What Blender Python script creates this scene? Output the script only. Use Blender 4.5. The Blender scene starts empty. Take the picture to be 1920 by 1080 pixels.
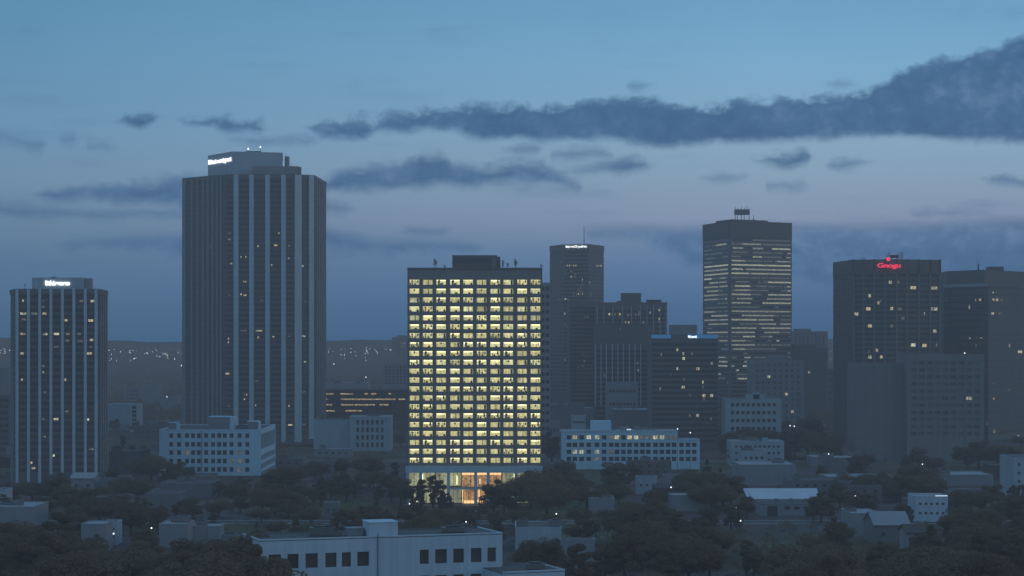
import bpy, math, random
from mathutils import Vector, Matrix
R = random.Random(7)
S = bpy.context.scene
COL = S.collection
F = 3600.0; CAMZ = 70.0; HOR = 640.0

# ------------------------------------------------------------------ camera
cam = bpy.data.cameras.new('camera'); co = bpy.data.objects.new('camera', cam); COL.objects.link(co)
co.location = (0, 0, CAMZ); co.rotation_euler = (math.radians(90), 0, 0)
cam.sensor_width = 36; cam.lens = 36 * F / 1920; cam.shift_y = (HOR - 540) / 1920
cam.clip_start = 1; cam.clip_end = 60000
S.camera = co
S.view_settings.view_transform = 'Standard'; S.view_settings.look = 'None'
S.view_settings.exposure = 0; S.view_settings.gamma = 1
cy = S.cycles
cy.use_denoising = True
cy.max_bounces = 4; cy.diffuse_bounces = 2; cy.glossy_bounces = 2; cy.volume_bounces = 1
cy.sample_clamp_indirect = 2.0
cy.caustics_reflective = False; cy.caustics_refractive = False

def lin(r, g, b):
    f = lambda c: (c / 255 / 12.92) if c / 255 <= 0.04045 else ((c / 255 + 0.055) / 1.055) ** 2.4
    return (f(r), f(g), f(b), 1)

# haze: the evening air between camera and horizon, also tuned to lift dark tones
HAZE_D = 0.00042
HAZE_COL = (0.50, 0.41, 0.38, 1)
HAZE_J = (0.051, 0.076, 0.111)      # what a very long stretch of that air looks like
# ------------------------------------------------------------------ sky
W = bpy.data.worlds.new('World'); S.world = W; W.use_nodes = True
wt = W.node_tree; wt.nodes.clear()
def N(t, typ, **kw):
    n = t.nodes.new(typ)
    for k, v in kw.items(): setattr(n, k, v)
    return n
def M(t, op, a, b=None, c=None, clamp=False):
    n = t.nodes.new('ShaderNodeMath'); n.operation = op; n.use_clamp = clamp
    for i, v in enumerate((a, b, c)):
        if v is None: continue
        if isinstance(v, (int, float)): n.inputs[i].default_value = v
        else: t.links.new(v, n.inputs[i])
    return n.outputs[0]
def MR(t, v, a, b, c, d, kind='SMOOTHSTEP'):
    n = t.nodes.new('ShaderNodeMapRange'); n.interpolation_type = kind
    t.links.new(v, n.inputs[0])
    for i, x in enumerate((a, b, c, d)): n.inputs[1 + i].default_value = x
    return n.outputs[0]
def MIX(t, f, a, b, typ='MIX'):
    n = t.nodes.new('ShaderNodeMixRGB'); n.blend_type = typ
    for i, v in enumerate((f, a, b)):
        if isinstance(v, (int, float, tuple)): n.inputs[i].default_value = v
        else: t.links.new(v, n.inputs[i])
    return n.outputs[0]
def RAMP(t, v, stops):
    n = t.nodes.new('ShaderNodeValToRGB'); e = n.color_ramp.elements
    while len(e) < len(stops): e.new(0.5)
    for i, (p, c) in enumerate(stops): e[i].position = p; e[i].color = c
    t.links.new(v, n.inputs[0]); return n.outputs[0]

def build_world():
    t = wt
    tc = N(t, 'ShaderNodeTexCoord'); sp = N(t, 'ShaderNodeSeparateXYZ'); t.links.new(tc.outputs['Generated'], sp.inputs[0])
    x, y, z = sp.outputs
    yc = M(t, 'MAXIMUM', y, 0.25)
    azi = M(t, 'DIVIDE', x, yc); ele = M(t, 'DIVIDE', z, yc)
    # azimuth / elevation on a 0..1 scale; 0.267 either side of north, 0.178 above the horizon
    U = M(t, 'MULTIPLY_ADD', azi, F / 1920, 0.5)
    V = M(t, 'MULTIPLY_ADD', ele, -F / 1080, HOR / 1080)
    st = lambda yy, c: ((yy) / 700.0, c)
    vv = M(t, 'MULTIPLY', V, 1080 / 700.0, clamp=True)
    left = RAMP(t, vv, [st(0, lin(92, 142, 176)), st(120, lin(99, 145, 178)), st(250, lin(106, 145, 176)), st(340, lin(109, 140, 168)),
                        st(430, lin(98, 127, 156)), st(500, lin(84, 115, 147)), st(600, lin(72, 106, 138)), st(650, lin(66, 100, 132))])
    right = RAMP(t, vv, [st(0, lin(109, 160, 197)), st(120, lin(121, 168, 201)), st(250, lin(132, 166, 192)), st(340, lin(132, 157, 180)),
                         st(410, lin(130, 146, 172)), st(470, lin(100, 126, 160)), st(560, lin(76, 108, 145)), st(650, lin(66, 98, 134))])
    hf = MR(t, U, 0.0, 0.75, 0, 1, 'LINEAR')
    sky = MIX(t, hf, left, right)
    # noise for the cloud edges
    cx = N(t, 'ShaderNodeCombineXYZ'); t.links.new(M(t, 'MULTIPLY', U, 1.78), cx.inputs[0]); t.links.new(M(t, 'MULTIPLY', V, 1.25), cx.inputs[1])
    def noise(scale, det, rough, off):
        n = N(t, 'ShaderNodeTexNoise'); n.inputs['Scale'].default_value = scale; n.inputs['Detail'].default_value = det
        n.inputs['Roughness'].default_value = rough; n.inputs['Distortion'].default_value = 0.25
        mp = N(t, 'ShaderNodeMapping'); mp.inputs['Location'].default_value = (off, off * 0.7, 0)
        t.links.new(cx.outputs[0], mp.inputs[0]); t.links.new(mp.outputs[0], n.inputs['Vector'])
        return M(t, 'SUBTRACT', n.outputs[0], 0.5)
    n1 = noise(26, 8, 0.62, 0.0); n2 = noise(17, 7, 0.6, 5.3); n3 = noise(4, 6, 0.6, 9.1)
    mpS = N(t, 'ShaderNodeMapping'); mpS.inputs['Scale'].default_value = (3, 22, 1); t.links.new(cx.outputs[0], mpS.inputs[0])
    ns = N(t, 'ShaderNodeTexNoise'); ns.inputs['Scale'].default_value = 1; ns.inputs['Detail'].default_value = 7; ns.inputs['Roughness'].default_value = 0.6
    t.links.new(mpS.outputs[0], ns.inputs['Vector']); nst = M(t, 'SUBTRACT', ns.outputs[0], 0.5)
    def curve(pts):
        n = N(t, 'ShaderNodeFloatCurve'); c = n.mapping.curves[0]
        c.points[0].location = (pts[0][0], pts[0][1]); c.points[1].location = (pts[-1][0], pts[-1][1])
        for p in pts[1:-1]: c.points.new(*p)
        for p in c.points: p.handle_type = 'VECTOR'
        n.mapping.update(); t.links.new(U, n.inputs['Value']); return n.outputs[0]
    def layer(clouds, ta, ba, soft, strength, stk=0.022):
        tp, bp = [(0.0, .5), ], [(0.0, .48), ]
        tp, bp = [], []
        for c in clouds:
            (x0, t0, b0), (x1, t1, b1) = c[0], c[-1]; G = 24; ci = clouds.index(c)
            ga = min(55, (x0 - clouds[ci - 1][-1][0]) * .45) if ci else 55; gb = min(55, (clouds[ci + 1][0][0] - x1) * .45) if ci + 1 < len(clouds) else 55
            if x0 > 0:
                m = (t0 + b0) / 2; tp.append(((x0 - ga), m + G)); bp.append(((x0 - ga), m - G))
            for q in c: tp.append((q[0], q[1])); bp.append((q[0], q[2]))
            if x1 < 1920:
                m = (t1 + b1) / 2; tp.append(((x1 + gb), m + G)); bp.append(((x1 + gb), m - G))
        if tp[0][0] > 0: tp.insert(0, (0, tp[0][1])); bp.insert(0, (0, bp[0][1]))
        if tp[-1][0] < 1920: tp.append((1920, tp[-1][1])); bp.append((1920, bp[-1][1]))
        T = curve([(a / 1920, b / 1080) for a, b in tp]); B = curve([(a / 1920, b / 1080) for a, b in bp])
        dt = M(t, 'MULTIPLY_ADD', n1, ta, M(t, 'SUBTRACT', V, T)); db = M(t, 'MULTIPLY_ADD', n2, ba, M(t, 'SUBTRACT', B, V))
        d = M(t, 'MULTIPLY_ADD', nst, stk, M(t, 'MINIMUM', dt, db))
        return M(t, 'MULTIPLY', MR(t, M(t, 'ADD', d, 0.003), -soft * 0.45, soft * 0.7, 0, 1), strength)
    L = []
    L.append(layer([
        [(240, 224, 230), (262, 213, 238), (284, 221, 228)],
        [(345, 222, 228), (380, 226, 233), (430, 224, 247), (490, 236, 244)],
        [(590, 234, 248), (630, 226, 258), (680, 226, 258), (702, 236, 246), (730, 215, 248), (800, 208, 242), (850, 208, 240), (880, 200, 256), (1000, 203, 262), (1080, 195, 262),
         (1150, 186, 260), (1200, 190, 268), (1260, 196, 272), (1330, 205, 268), (1380, 192, 264), (1440, 190, 264), (1500, 184, 262), (1570, 182, 258), (1640, 165, 254),
         (1690, 134, 252), (1740, 122, 258), (1800, 106, 262), (1860, 96, 264), (1890, 78, 264), (1920, 68, 262)]], 0.062, 0.030, 0.019, 1.0, 0.006))
    L.append(layer([
        [(80, 362, 368), (130, 355, 374), (200, 350, 374), (290, 342, 382), (345, 332, 390), (500, 335, 385), (610, 338, 358), (650, 318, 355), (700, 310, 354), (750, 308, 350), (790, 292, 348),
         (830, 290, 346), (850, 312, 346), (900, 316, 349), (950, 306, 347), (1020, 305, 345), (1060, 330, 352), (1090, 345, 352)],
        [(1120, 316, 318), (1160, 302, 326), (1205, 302, 318)],
        [(1435, 298, 306), (1480, 290, 313), (1515, 283, 302)], [(1555, 310, 318), (1590, 304, 317), (1610, 303, 308)],
        [(1860, 333, 338), (1920, 338, 350)]], 0.052, 0.030, 0.026, .95, 0.016))
    L.append(layer([
        [(0, 252, 262), (40, 260, 275), (80, 262, 282)], [(115, 258, 266), (140, 254, 270)], [(165, 268, 278), (200, 272, 278)],
        [(440, 257, 263), (500, 256, 270), (580, 258, 268)],
        [(970, 274, 286), (1010, 274, 284)], [(1035, 290, 300), (1080, 276, 298), (1120, 274, 292), (1150, 290, 296)], [(1180, 158, 164), (1200, 158, 164)],
        [(1565, 155, 162), (1590, 156, 162)], [(1715, 398, 402), (1780, 395, 405), (1850, 399, 402)]], 0.040, 0.030, 0.026, 0.62))
    L.append(layer([
        [(0, 382, 402), (60, 388, 408), (140, 396, 408), (220, 396, 408), (345, 392, 406), (500, 390, 400), (600, 375, 400), (650, 385, 396)],
        [(770, 430, 435), (830, 431, 436)], [(1080, 318, 326), (1130, 302, 325), (1200, 300, 312)],
        [(1335, 330, 336), (1400, 326, 334)], [(1440, 346, 352), (1500, 344, 351)]], 0.036, 0.026, 0.026, 0.7))
    L.append(layer([
        [(130, 452, 466), (260, 446, 468), (345, 440, 480), (480, 440, 480), (600, 425, 470), (700, 452, 468), (850, 458, 470), (890, 462, 468)],
        [(1110, 430, 440), (1200, 428, 446), (1300, 430, 500), (1480, 424, 520), (1650, 422, 560), (1800, 414, 600), (1920, 408, 620)]], 0.020, 0.06, 0.030, 0.75))
    mask = L[0]
    for m in L[1:]: mask = M(t, 'MAXIMUM', mask, m)
    # cloud colour: a little paler where it is thin
    ccol = RAMP(t, MR(t, M(t, 'ADD', n1, n3), -0.20, 0.22, 0, 1, 'LINEAR'), [(0, lin(58, 94, 132)), (0.5, lin(66, 102, 140)), (1, lin(88, 120, 156))])
    sky = MIX(t, M(t, 'MULTIPLY', mask, 0.92), sky, ccol)
    # faint streaks and mottling everywhere
    sky = MIX(t, M(t, 'MULTIPLY', MR(t, M(t, 'ADD', nst, n3), 0.02, 0.45, 0, 1), 0.35), sky, lin(72, 106, 146))
    # the low sky is brighter behind the haze than it shows through it
    e = M(t, 'MAXIMUM', ele, 0.0205); T = M(t, 'EXPONENT', M(t, 'DIVIDE', -HAZE_D * 142.0, e))
    jm = MIX(t, M(t, 'SUBTRACT', 1.0, T), (0, 0, 0, 1), (*HAZE_J, 1))
    sub = N(t, 'ShaderNodeVectorMath'); sub.operation = 'SUBTRACT'; t.links.new(sky, sub.inputs[0]); t.links.new(jm, sub.inputs[1])
    div = N(t, 'ShaderNodeVectorMath'); div.operation = 'SCALE'; t.links.new(sub.outputs[0], div.inputs[0]); t.links.new(M(t, 'DIVIDE', 1.0, T), div.inputs['Scale'])
    mx = N(t, 'ShaderNodeVectorMath'); mx.operation = 'MAXIMUM'; t.links.new(div.outputs[0], mx.inputs[0]); mx.inputs[1].default_value = (.01, .02, .04); sky = mx.outputs[0]
    # the rest of the sky: deep blue overhead and behind, the afterglow low in the west (to the right)
    up = MR(t, z, 0.17, 0.5, 0, 1)
    zen = MIX(t, up, sky, (0.19, 0.41, 0.70, 1))
    back = MR(t, y, 0.55, -0.1, 0, 1)
    bsky = RAMP(t, MR(t, z, -0.05, 0.6, 0, 1, 'LINEAR'), [(0, (0.26, 0.42, 0.58, 1)), (0.35, (0.25, 0.47, 0.70, 1)), (1, (0.20, 0.41, 0.70, 1))])
    tot = MIX(t, back, zen, bsky)
    # Nishita twilight light mixed in, so that the sky keeps its physical brightening toward the sun
    ni = N(t, 'ShaderNodeTexSky'); ni.sky_type = 'NISHITA'; ni.sun_disc = False
    ni.sun_elevation = math.radians(1.0); ni.sun_rotation = math.radians(100)
    add = MIX(t, back, (0, 0, 0, 1), MIX(t, 1.0, ni.outputs[0], (0.02, 0.02, 0.02, 1), 'MULTIPLY'))
    tot = MIX(t, 1.0, tot, add, 'ADD')
    dn = MR(t, z, -0.02, 0.0, 0, 1)
    bg = N(t, 'ShaderNodeBackground'); bg.inputs['Strength'].default_value = SKY_K
    tot = MIX(t, dn, (0.03, 0.05, 0.08, 1), tot)
    t.links.new(tot, bg.inputs[0])
    out = N(t, 'ShaderNodeOutputWorld'); t.links.new(bg.outputs[0], out.inputs[0])
SKY_K = 1.0
build_world()

# dying afterglow from the west (right and slightly behind the camera)
sl = bpy.data.lights.new('sun', 'SUN'); so = bpy.data.objects.new('sun', sl); COL.objects.link(so)
sl.energy = 0.40; sl.angle = math.radians(24); sl.color = (1.0, 0.68, 0.50)
d = Vector((-math.sin(math.radians(96)), -math.cos(math.radians(96)), -math.tan(math.radians(8)))).normalized()
so.rotation_euler = d.to_track_quat('-Z', 'Y').to_euler()


# ------------------------------------------------------------------ materials
MAT = {}
def base_mat(name):
    m = bpy.data.materials.new(name); m.use_nodes = True; t = m.node_tree
    b = t.nodes['Principled BSDF']; return m, t, b
def wall_mat(name, c, rough=0.85, var=0.18, streak=0.15, spec=0.3, scale=0.08):
    if name in MAT: return MAT[name]
    m, t, b = base_mat(name)
    tc = N(t, 'ShaderNodeTexCoord')
    n = N(t, 'ShaderNodeTexNoise'); n.inputs['Scale'].default_value = scale; n.inputs['Detail'].default_value = 6
    t.links.new(tc.outputs['Object'], n.inputs['Vector'])
    mp = N(t, 'ShaderNodeMapping'); mp.inputs['Scale'].default_value = (0.9, 0.9, 0.05); t.links.new(tc.outputs['Object'], mp.inputs[0])
    n2 = N(t, 'ShaderNodeTexNoise'); n2.inputs['Scale'].default_value = 1; n2.inputs['Detail'].default_value = 4; t.links.new(mp.outputs[0], n2.inputs['Vector'])
    f = M(t, 'MULTIPLY_ADD', M(t, 'SUBTRACT', n.outputs[0], 0.5), var * 2, 1.0)
    f = M(t, 'MULTIPLY_ADD', M(t, 'SUBTRACT', n2.outputs[0], 0.5), streak * 2, f)
    cc = MIX(t, 1.0, (*c, 1), f, 'MULTIPLY')
    t.links.new(cc, b.inputs['Base Color']); b.inputs['Roughness'].default_value = rough
    b.inputs['Specular IOR Level'].default_value = spec
    MAT[name] = m; return m
def glass_mat(name, c=(0.02, 0.02, 0.022), rough=0.25, spec=0.5):
    if name in MAT: return MAT[name]
    m, t, b = base_mat(name)
    oi = N(t, 'ShaderNodeObjectInfo'); tc = N(t, 'ShaderNodeTexCoord')
    n = N(t, 'ShaderNodeTexNoise'); n.inputs['Scale'].default_value = 0.35; n.inputs['Detail'].default_value = 3; t.links.new(tc.outputs['Object'], n.inputs['Vector'])
    f = M(t, 'ADD', M(t, 'MULTIPLY', oi.outputs['Random'], 0.8), M(t, 'MULTIPLY', n.outputs[0], 1.2))
    t.links.new(MIX(t, 1.0, (*c, 1), f, 'MULTIPLY'), b.inputs['Base Color'])
    b.inputs['Roughness'].default_value = rough; b.inputs['Specular IOR Level'].default_value = spec
    MAT[name] = m; return m
def lit_mat(name, ca, cb, strength, fx=1.3, fz=0.25, lo=0.25, contrast=1.0, rnd=0.6):
    """a lit room seen through blinds, people and furniture"""
    if name in MAT: return MAT[name]
    m, t, b = base_mat(name); b.inputs['Base Color'].default_value = (0.2, 0.18, 0.14, 1); b.inputs['Roughness'].default_value = 0.5
    oi = N(t, 'ShaderNodeObjectInfo'); tc = N(t, 'ShaderNodeTexCoord')
    mp = N(t, 'ShaderNodeMapping'); mp.inputs['Scale'].default_value = (fx, fx, fz); t.links.new(tc.outputs['Object'], mp.inputs[0])
    cm = N(t, 'ShaderNodeCombineXYZ'); rr = M(t, 'MULTIPLY', oi.outputs['Random'], 97.0)
    for i in range(3): t.links.new(rr, cm.inputs[i])
    va = N(t, 'ShaderNodeVectorMath'); va.operation = 'ADD'; t.links.new(mp.outputs[0], va.inputs[0]); t.links.new(cm.outputs[0], va.inputs[1])
    n = N(t, 'ShaderNodeTexNoise'); n.inputs['Scale'].default_value = 1; n.inputs['Detail'].default_value = 4; n.inputs['Roughness'].default_value = 0.65
    t.links.new(va.outputs[0], n.inputs['Vector'])
    va2 = N(t, 'ShaderNodeVectorMath'); va2.operation = 'MULTIPLY_ADD'; t.links.new(tc.outputs['Object'], va2.inputs[0]); va2.inputs[1].default_value = (0.9, 0.9, 1.4); t.links.new(cm.outputs[0], va2.inputs[2])
    n2 = N(t, 'ShaderNodeTexNoise'); n2.inputs['Scale'].default_value = 1; n2.inputs['Detail'].default_value = 2; t.links.new(va2.outputs[0], n2.inputs['Vector'])
    k = MR(t, M(t, 'ADD', M(t, 'MULTIPLY', n.outputs[0], 0.6), M(t, 'MULTIPLY', n2.outputs[0], 0.4)), 0.5 - 0.16 * contrast, 0.5 + 0.16 * contrast, lo, 1.0, 'LINEAR')
    wn = N(t, 'ShaderNodeTexWhiteNoise'); wn.noise_dimensions = '1D'; t.links.new(oi.outputs['Random'], wn.inputs['W'])
    col = MIX(t, wn.outputs['Value'], (*ca, 1), (*cb, 1))
    s = M(t, 'MULTIPLY', k, M(t, 'MULTIPLY_ADD', oi.outputs['Random'], rnd, 1 - rnd))
    t.links.new(col, b.inputs['Emission Color']); t.links.new(M(t, 'MULTIPLY', s, strength), b.inputs['Emission Strength'])
    m.cycles.emission_sampling = 'NONE'
    MAT[name] = m; return m
def glow_mat(name, c, s):
    if name in MAT: return MAT[name]
    m, t, b = base_mat(name); b.inputs['Base Color'].default_value = (*[x * 0.5 for x in c], 1)
    b.inputs['Emission Color'].default_value = (*c, 1); b.inputs['Emission Strength'].default_value = s
    m.cycles.emission_sampling = 'NONE'
    MAT[name] = m; return m

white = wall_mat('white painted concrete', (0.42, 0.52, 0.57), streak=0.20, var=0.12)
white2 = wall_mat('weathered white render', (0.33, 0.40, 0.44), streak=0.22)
pale = wall_mat('pale concrete', (0.24, 0.25, 0.26))
pale_d = wall_mat('grey concrete', (0.16, 0.16, 0.165))
blueroof = wall_mat('pale metal roof', (0.50, 0.53, 0.58), rough=0.5, streak=0.1)
pale_p = wall_mat('grey beige concrete', (0.20, 0.19, 0.185))
taupe = wall_mat('brown grey stone', (0.135, 0.125, 0.12))
dkstone = wall_mat('dark bronze cladding', (0.130, 0.130, 0.128), rough=0.6)
dkmetal = wall_mat('dark metal', (0.04, 0.04, 0.042), rough=0.5)
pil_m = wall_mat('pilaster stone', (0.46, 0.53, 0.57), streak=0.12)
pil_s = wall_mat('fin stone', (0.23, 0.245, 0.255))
roof_m = wall_mat('gravel roof', (0.085, 0.08, 0.078), scale=0.3)
roof_p = wall_mat('pale roof membrane', (0.28, 0.29, 0.30), scale=0.1)
brick = wall_mat('brown brick', (0.10, 0.065, 0.05), scale=0.5)
tile = wall_mat('dark roof tiles', (0.07, 0.055, 0.05), scale=0.5)
gl = glass_mat('dark glass', (0.05, 0.042, 0.038)); gl2 = glass_mat('bronze glass', (0.078, 0.072, 0.068), 0.3, 0.35)
gl3 = glass_mat('blue grey glass', (0.03, 0.035, 0.04), 0.2, 0.8)
gl_f = glass_mat('curtained glass', (0.12, 0.12, 0.12), 0.35, 0.4)
glo = glass_mat('office glass', (0.06, 0.045, 0.038), 0.3, 0.25)
lit_main = lit_mat('fluorescent office room', (1.0, 0.90, 0.40), (0.88, 0.90, 0.48), 1.55, 1.6, 0.12, 0.15, 1.15, 0.55)
lit_ceil = glow_mat('ceiling light strip', (1.0, 0.95, 0.50), 2.2)
lit_w = lit_mat('warm lit office', (1.0, 0.80, 0.45), (0.95, 0.95, 0.70), 1.3, 1.2, 0.4, 0.05, 1.0, 0.5)
lit_d = lit_mat('dim lit office', (1.0, 0.75, 0.45), (0.9, 0.85, 0.65), 0.28, 1.2, 0.4, 0.0, 1.0, 0.5)
lit_s = lit_mat('lit strip of offices', (0.92, 0.92, 0.62), (0.85, 0.90, 0.68), 1.15, 0.9, 0.8, 0.0, 1.1, 0.35)
lit_sm = lit_mat('half lit strip of offices', (0.92, 0.88, 0.60), (0.85, 0.86, 0.72), 0.75, 0.9, 0.8, 0.0, 1.0, 0.3)
lit_sd = lit_mat('dimly lit strip of offices', (0.85, 0.8, 0.6), (0.7, 0.78, 0.75), 0.22, 0.9, 0.8, 0.0, 1.0, 0.3)
lit_park = lit_mat('lit parking deck', (1.0, 0.72, 0.30), (1.0, 0.78, 0.38), 1.1, 0.35, 0.8, 0.0, 1.1, 0.2)
orange = lit_mat('warm lobby light', (1.0, 0.50, 0.16), (1.0, 0.58, 0.24), 0.80, 1.2, 0.12, 0.04, 0.8, 0.2)
orange_h = glow_mat('lobby ceiling light', (1.0, 0.62, 0.28), 1.6)
lobby_y = lit_mat('lobby side glow', (0.78, 0.80, 0.42), (0.72, 0.72, 0.45), 0.95, 0.5, 0.1, 0.15, 1.0, 0.4)
sign_w = glow_mat('white neon', (0.95, 0.97, 1.0), 2.2)
sign_r = glow_mat('red neon', (1.0, 0.03, 0.10), 1.5)
sign_b = glow_mat('blue lit fascia', (0.10, 0.42, 0.80), 0.24)
lamp_w = glow_mat('white lamp', (0.9, 0.95, 1.0), 3.0)
lamp_far = glow_mat('far lamp', (0.9, 0.93, 1.0), 9.5)
lamp_far2 = glow_mat('far warm lamp', (1.0, 0.80, 0.5), 8.0)

# ------------------------------------------------------------------ mesh building
class MB:
    def __init__(s): s.v = []; s.f = []; s.m = []; s.mats = []
    def mi(s, m):
        if m not in s.mats: s.mats.append(m)
        return s.mats.index(m)
    def poly(s, pts, m):
        k = len(s.v); s.v += [tuple(p) for p in pts]; s.f.append(tuple(range(k, k + len(pts)))); s.m.append(s.mi(m))
    def hexa(s, P, m, top=None):
        k = len(s.v); s.v += [tuple(p) for p in P]; a = s.mi(m); b = a if top is None else s.mi(top)
        for q, mm in (((0, 1, 5, 4), a), ((1, 2, 6, 5), a), ((2, 3, 7, 6), a), ((3, 0, 4, 7), a), ((4, 5, 6, 7), b), ((3, 2, 1, 0), a)):
            s.f.append(tuple(k + i for i in q)); s.m.append(mm)
    def box(s, x0, x1, y0, y1, z0, z1, m, top=None):
        s.hexa([(x0, y0, z0), (x1, y0, z0), (x1, y1, z0), (x0, y1, z0), (x0, y0, z1), (x1, y0, z1), (x1, y1, z1), (x0, y1, z1)], m, top)
    def fbox(s, fr, u0, u1, w0, w1, z0, z1, m):
        (ox, oy), (tx, ty), (nx, ny), L = fr
        g = lambda u, w, z: (ox + tx * u + nx * w, oy + ty * u + ny * w, z)
        s.hexa([g(u0, w1, z0), g(u1, w1, z0), g(u1, w0, z0), g(u0, w0, z0), g(u0, w1, z1), g(u1, w1, z1), g(u1, w0, z1), g(u0, w0, z1)], m)
    def prism(s, pts, z0, z1, m, top=None):
        """pts seen from above, counter-clockwise"""
        n = len(pts)
        for i in range(n):
            a, b = pts[i], pts[(i + 1) % n]
            s.poly([(*a, z0), (*b, z0), (*b, z1), (*a, z1)], m)
        s.poly([(*p, z1) for p in pts], top or m); s.poly([(*p, z0) for p in reversed(pts)], m)
    def tube(s, a, b, r0, r1, m, n=6):
        a, b = Vector(a), Vector(b); d = (b - a).normalized(); q = d.to_track_quat('Z', 'Y').to_matrix()
        k = len(s.v)
        for c, r in ((a, r0), (b, r1)):
            for i in range(n):
                an = 2 * math.pi * i / n; s.v.append(tuple(c + q @ Vector((math.cos(an) * r, math.sin(an) * r, 0))))
        mm = s.mi(m)
        for i in range(n): s.f.append((k + i, k + (i + 1) % n, k + n + (i + 1) % n, k + n + i)); s.m.append(mm)
        s.f.append(tuple(k + n + i for i in range(n))); s.m.append(mm)
        s.f.append(tuple(k + n - 1 - i for i in range(n))); s.m.append(mm)
    def mesh(s, name, off=(0, 0, 0)):
        me = bpy.data.meshes.new(name)
        me.from_pydata([(a - off[0], b - off[1], c - off[2]) for a, b, c in s.v], [], s.f)
        for m in s.mats: me.materials.append(m)
        me.polygons.foreach_set('material_index', s.m); me.update(); return me
    def build(s, name, parent=None, off=None):
        o = off if off is not None else (tuple(parent['_o']) if parent is not None else (0, 0, 0))
        ob = bpy.data.objects.new(name, s.mesh(name, o)); COL.objects.link(ob)
        if parent is not None: ob.parent = parent; ob['_o'] = parent['_o']
        return ob

TOP = []
def thing(name, label, cat, x, y, z=0, group=None):
    o = bpy.data.objects.new(name, None); COL.objects.link(o); o.location = (x, y, z); o['_o'] = (x, y, z)
    o['label'] = label; o['category'] = cat; o.empty_display_size = 1
    if group: o['group'] = group
    TOP.append(o); return o
def tag(o, label, cat, group=None):
    o['label'] = label; o['category'] = cat
    if group: o['group'] = group
    return o
def X(px, Y): return (px - 960) * Y / F
def Z(py, Y): return CAMZ - (py - HOR) * Y / F
def frame(p0, p1):
    dx, dy = p1[0] - p0[0], p1[1] - p0[1]; L = math.hypot(dx, dy); t = (dx / L, dy / L)
    return (p0, t, (t[1], -t[0]), L)
def upx(fr, px):
    (ox, oy), (tx, ty), _, L = fr; k = (px - 960) / F
    return (k * oy - ox) / (tx - k * ty)
def Yat(fr, px): return fr[0][1] + fr[1][1] * upx(fr, px)
def pt(px, Y): return (X(px, Y), Y)

WC = {}
def win(root, fr, u, w_off, zc, w, h, kind, name='window', sub=False, fmw=None):
    """one window: glass or lit room, frame and sill; placed by its centre"""
    w = round(w * 4) / 4; h = round(h * 4) / 4; w = max(w, .5); h = max(h, .5)
    key = (w, h, kind, sub); fmw = fmw or pale_d
    if key not in WC:
        b = MB()
        gm = {'faint': gl_f, 'dark': glo, 'lit': lit_w, 'dim': lit_d, 'lit3': lit_s}[kind]
        b.box(-w / 2, w / 2, -0.02, 0.08, -h / 2, h / 2, gm)
        fm = dkmetal
        if sub: WC[key] = b.mesh(name); b = MB()
        b.box(-w / 2, -w / 2 + .08, -.10, -.021, -h / 2, h / 2, fm); b.box(w / 2 - .08, w / 2, -.10, -.021, -h / 2, h / 2, fm)
        b.box(-w / 2 + .08, w / 2 - .08, -.10, -.021, h / 2 - .08, h / 2, fm); b.box(-w / 2 + .08, w / 2 - .08, -.10, -.021, -h / 2, -h / 2 + .08, fm)
        if w > 1.8: b.box(-.04, .04, -.09, -.021, -h / 2 + .08, h / 2 - .08, fm)
        if sub:
            b.box(-w / 2 - .12, w / 2 + .12, -.30, -.021, -h / 2 - .14, -h / 2, fmw); WC[key] = (WC[key], b.mesh('window_frame'))
        else: WC[key] = b.mesh(name)
    o = bpy.data.objects.new(name, WC[key][0] if sub else WC[key]); COL.objects.link(o); o.parent = root
    if sub: c = bpy.data.objects.new('window_frame', WC[key][1]); COL.objects.link(c); c.parent = o
    (ox, oy), (tx, ty), (nx, ny), L = fr; r = root['_o']
    o.location = (ox + tx * u + nx * w_off - r[0], oy + ty * u + ny * w_off - r[1], zc - r[2]); o.rotation_euler = (0, 0, math.atan2(ty, tx))
    return o

def skin(b, fr, cols, rows, z0, z1, thick, m, w0=0.0):
    """wall skin with openings: cols = [(u0,u1)..] rows = [(z0,z1)..]"""
    L = fr[3]; rows = sorted(rows); cols = sorted(cols)
    zz = z0
    for a, c in rows:
        if a > zz + .01: b.fbox(fr, 0, L, w0, w0 + thick, zz, a, m)
        uu = 0
        for p, q in cols:
            if p > uu + .01: b.fbox(fr, uu, p, w0, w0 + thick, a, c, m)
            uu = q
        if L > uu + .01: b.fbox(fr, uu, L, w0, w0 + thick, a, c, m)
        zz = c
    if z1 > zz + .01: b.fbox(fr, 0, L, w0, w0 + thick, zz, z1, m)

def roof_kit(root, cx, cy, w, d, z, m=None, n=3, seed=0, name='roof_unit'):
    r = random.Random(seed)
    for i in range(n):
        b = MB(); x = cx + r.uniform(-.4, .4) * w; y = cy + r.uniform(-.35, .35) * d; a = r.uniform(1.2, 3); h = r.uniform(1, 2.4)
        b.box(x - a, x + a, y - a * .7, y + a * .7, z + .15, z + h, m or pale_d); b.box(x - a * .6, x + a * .6, y - a * .4, y + a * .4, z + h, z + h + .4, dkmetal)
        b.box(x - a + .1, x - a + .3, y - .1, y + .1, z, z + .15, dkmetal); b.box(x + a - .3, x + a - .1, y - .1, y + .1, z, z + .15, dkmetal)
        b.build(name, root)

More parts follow.
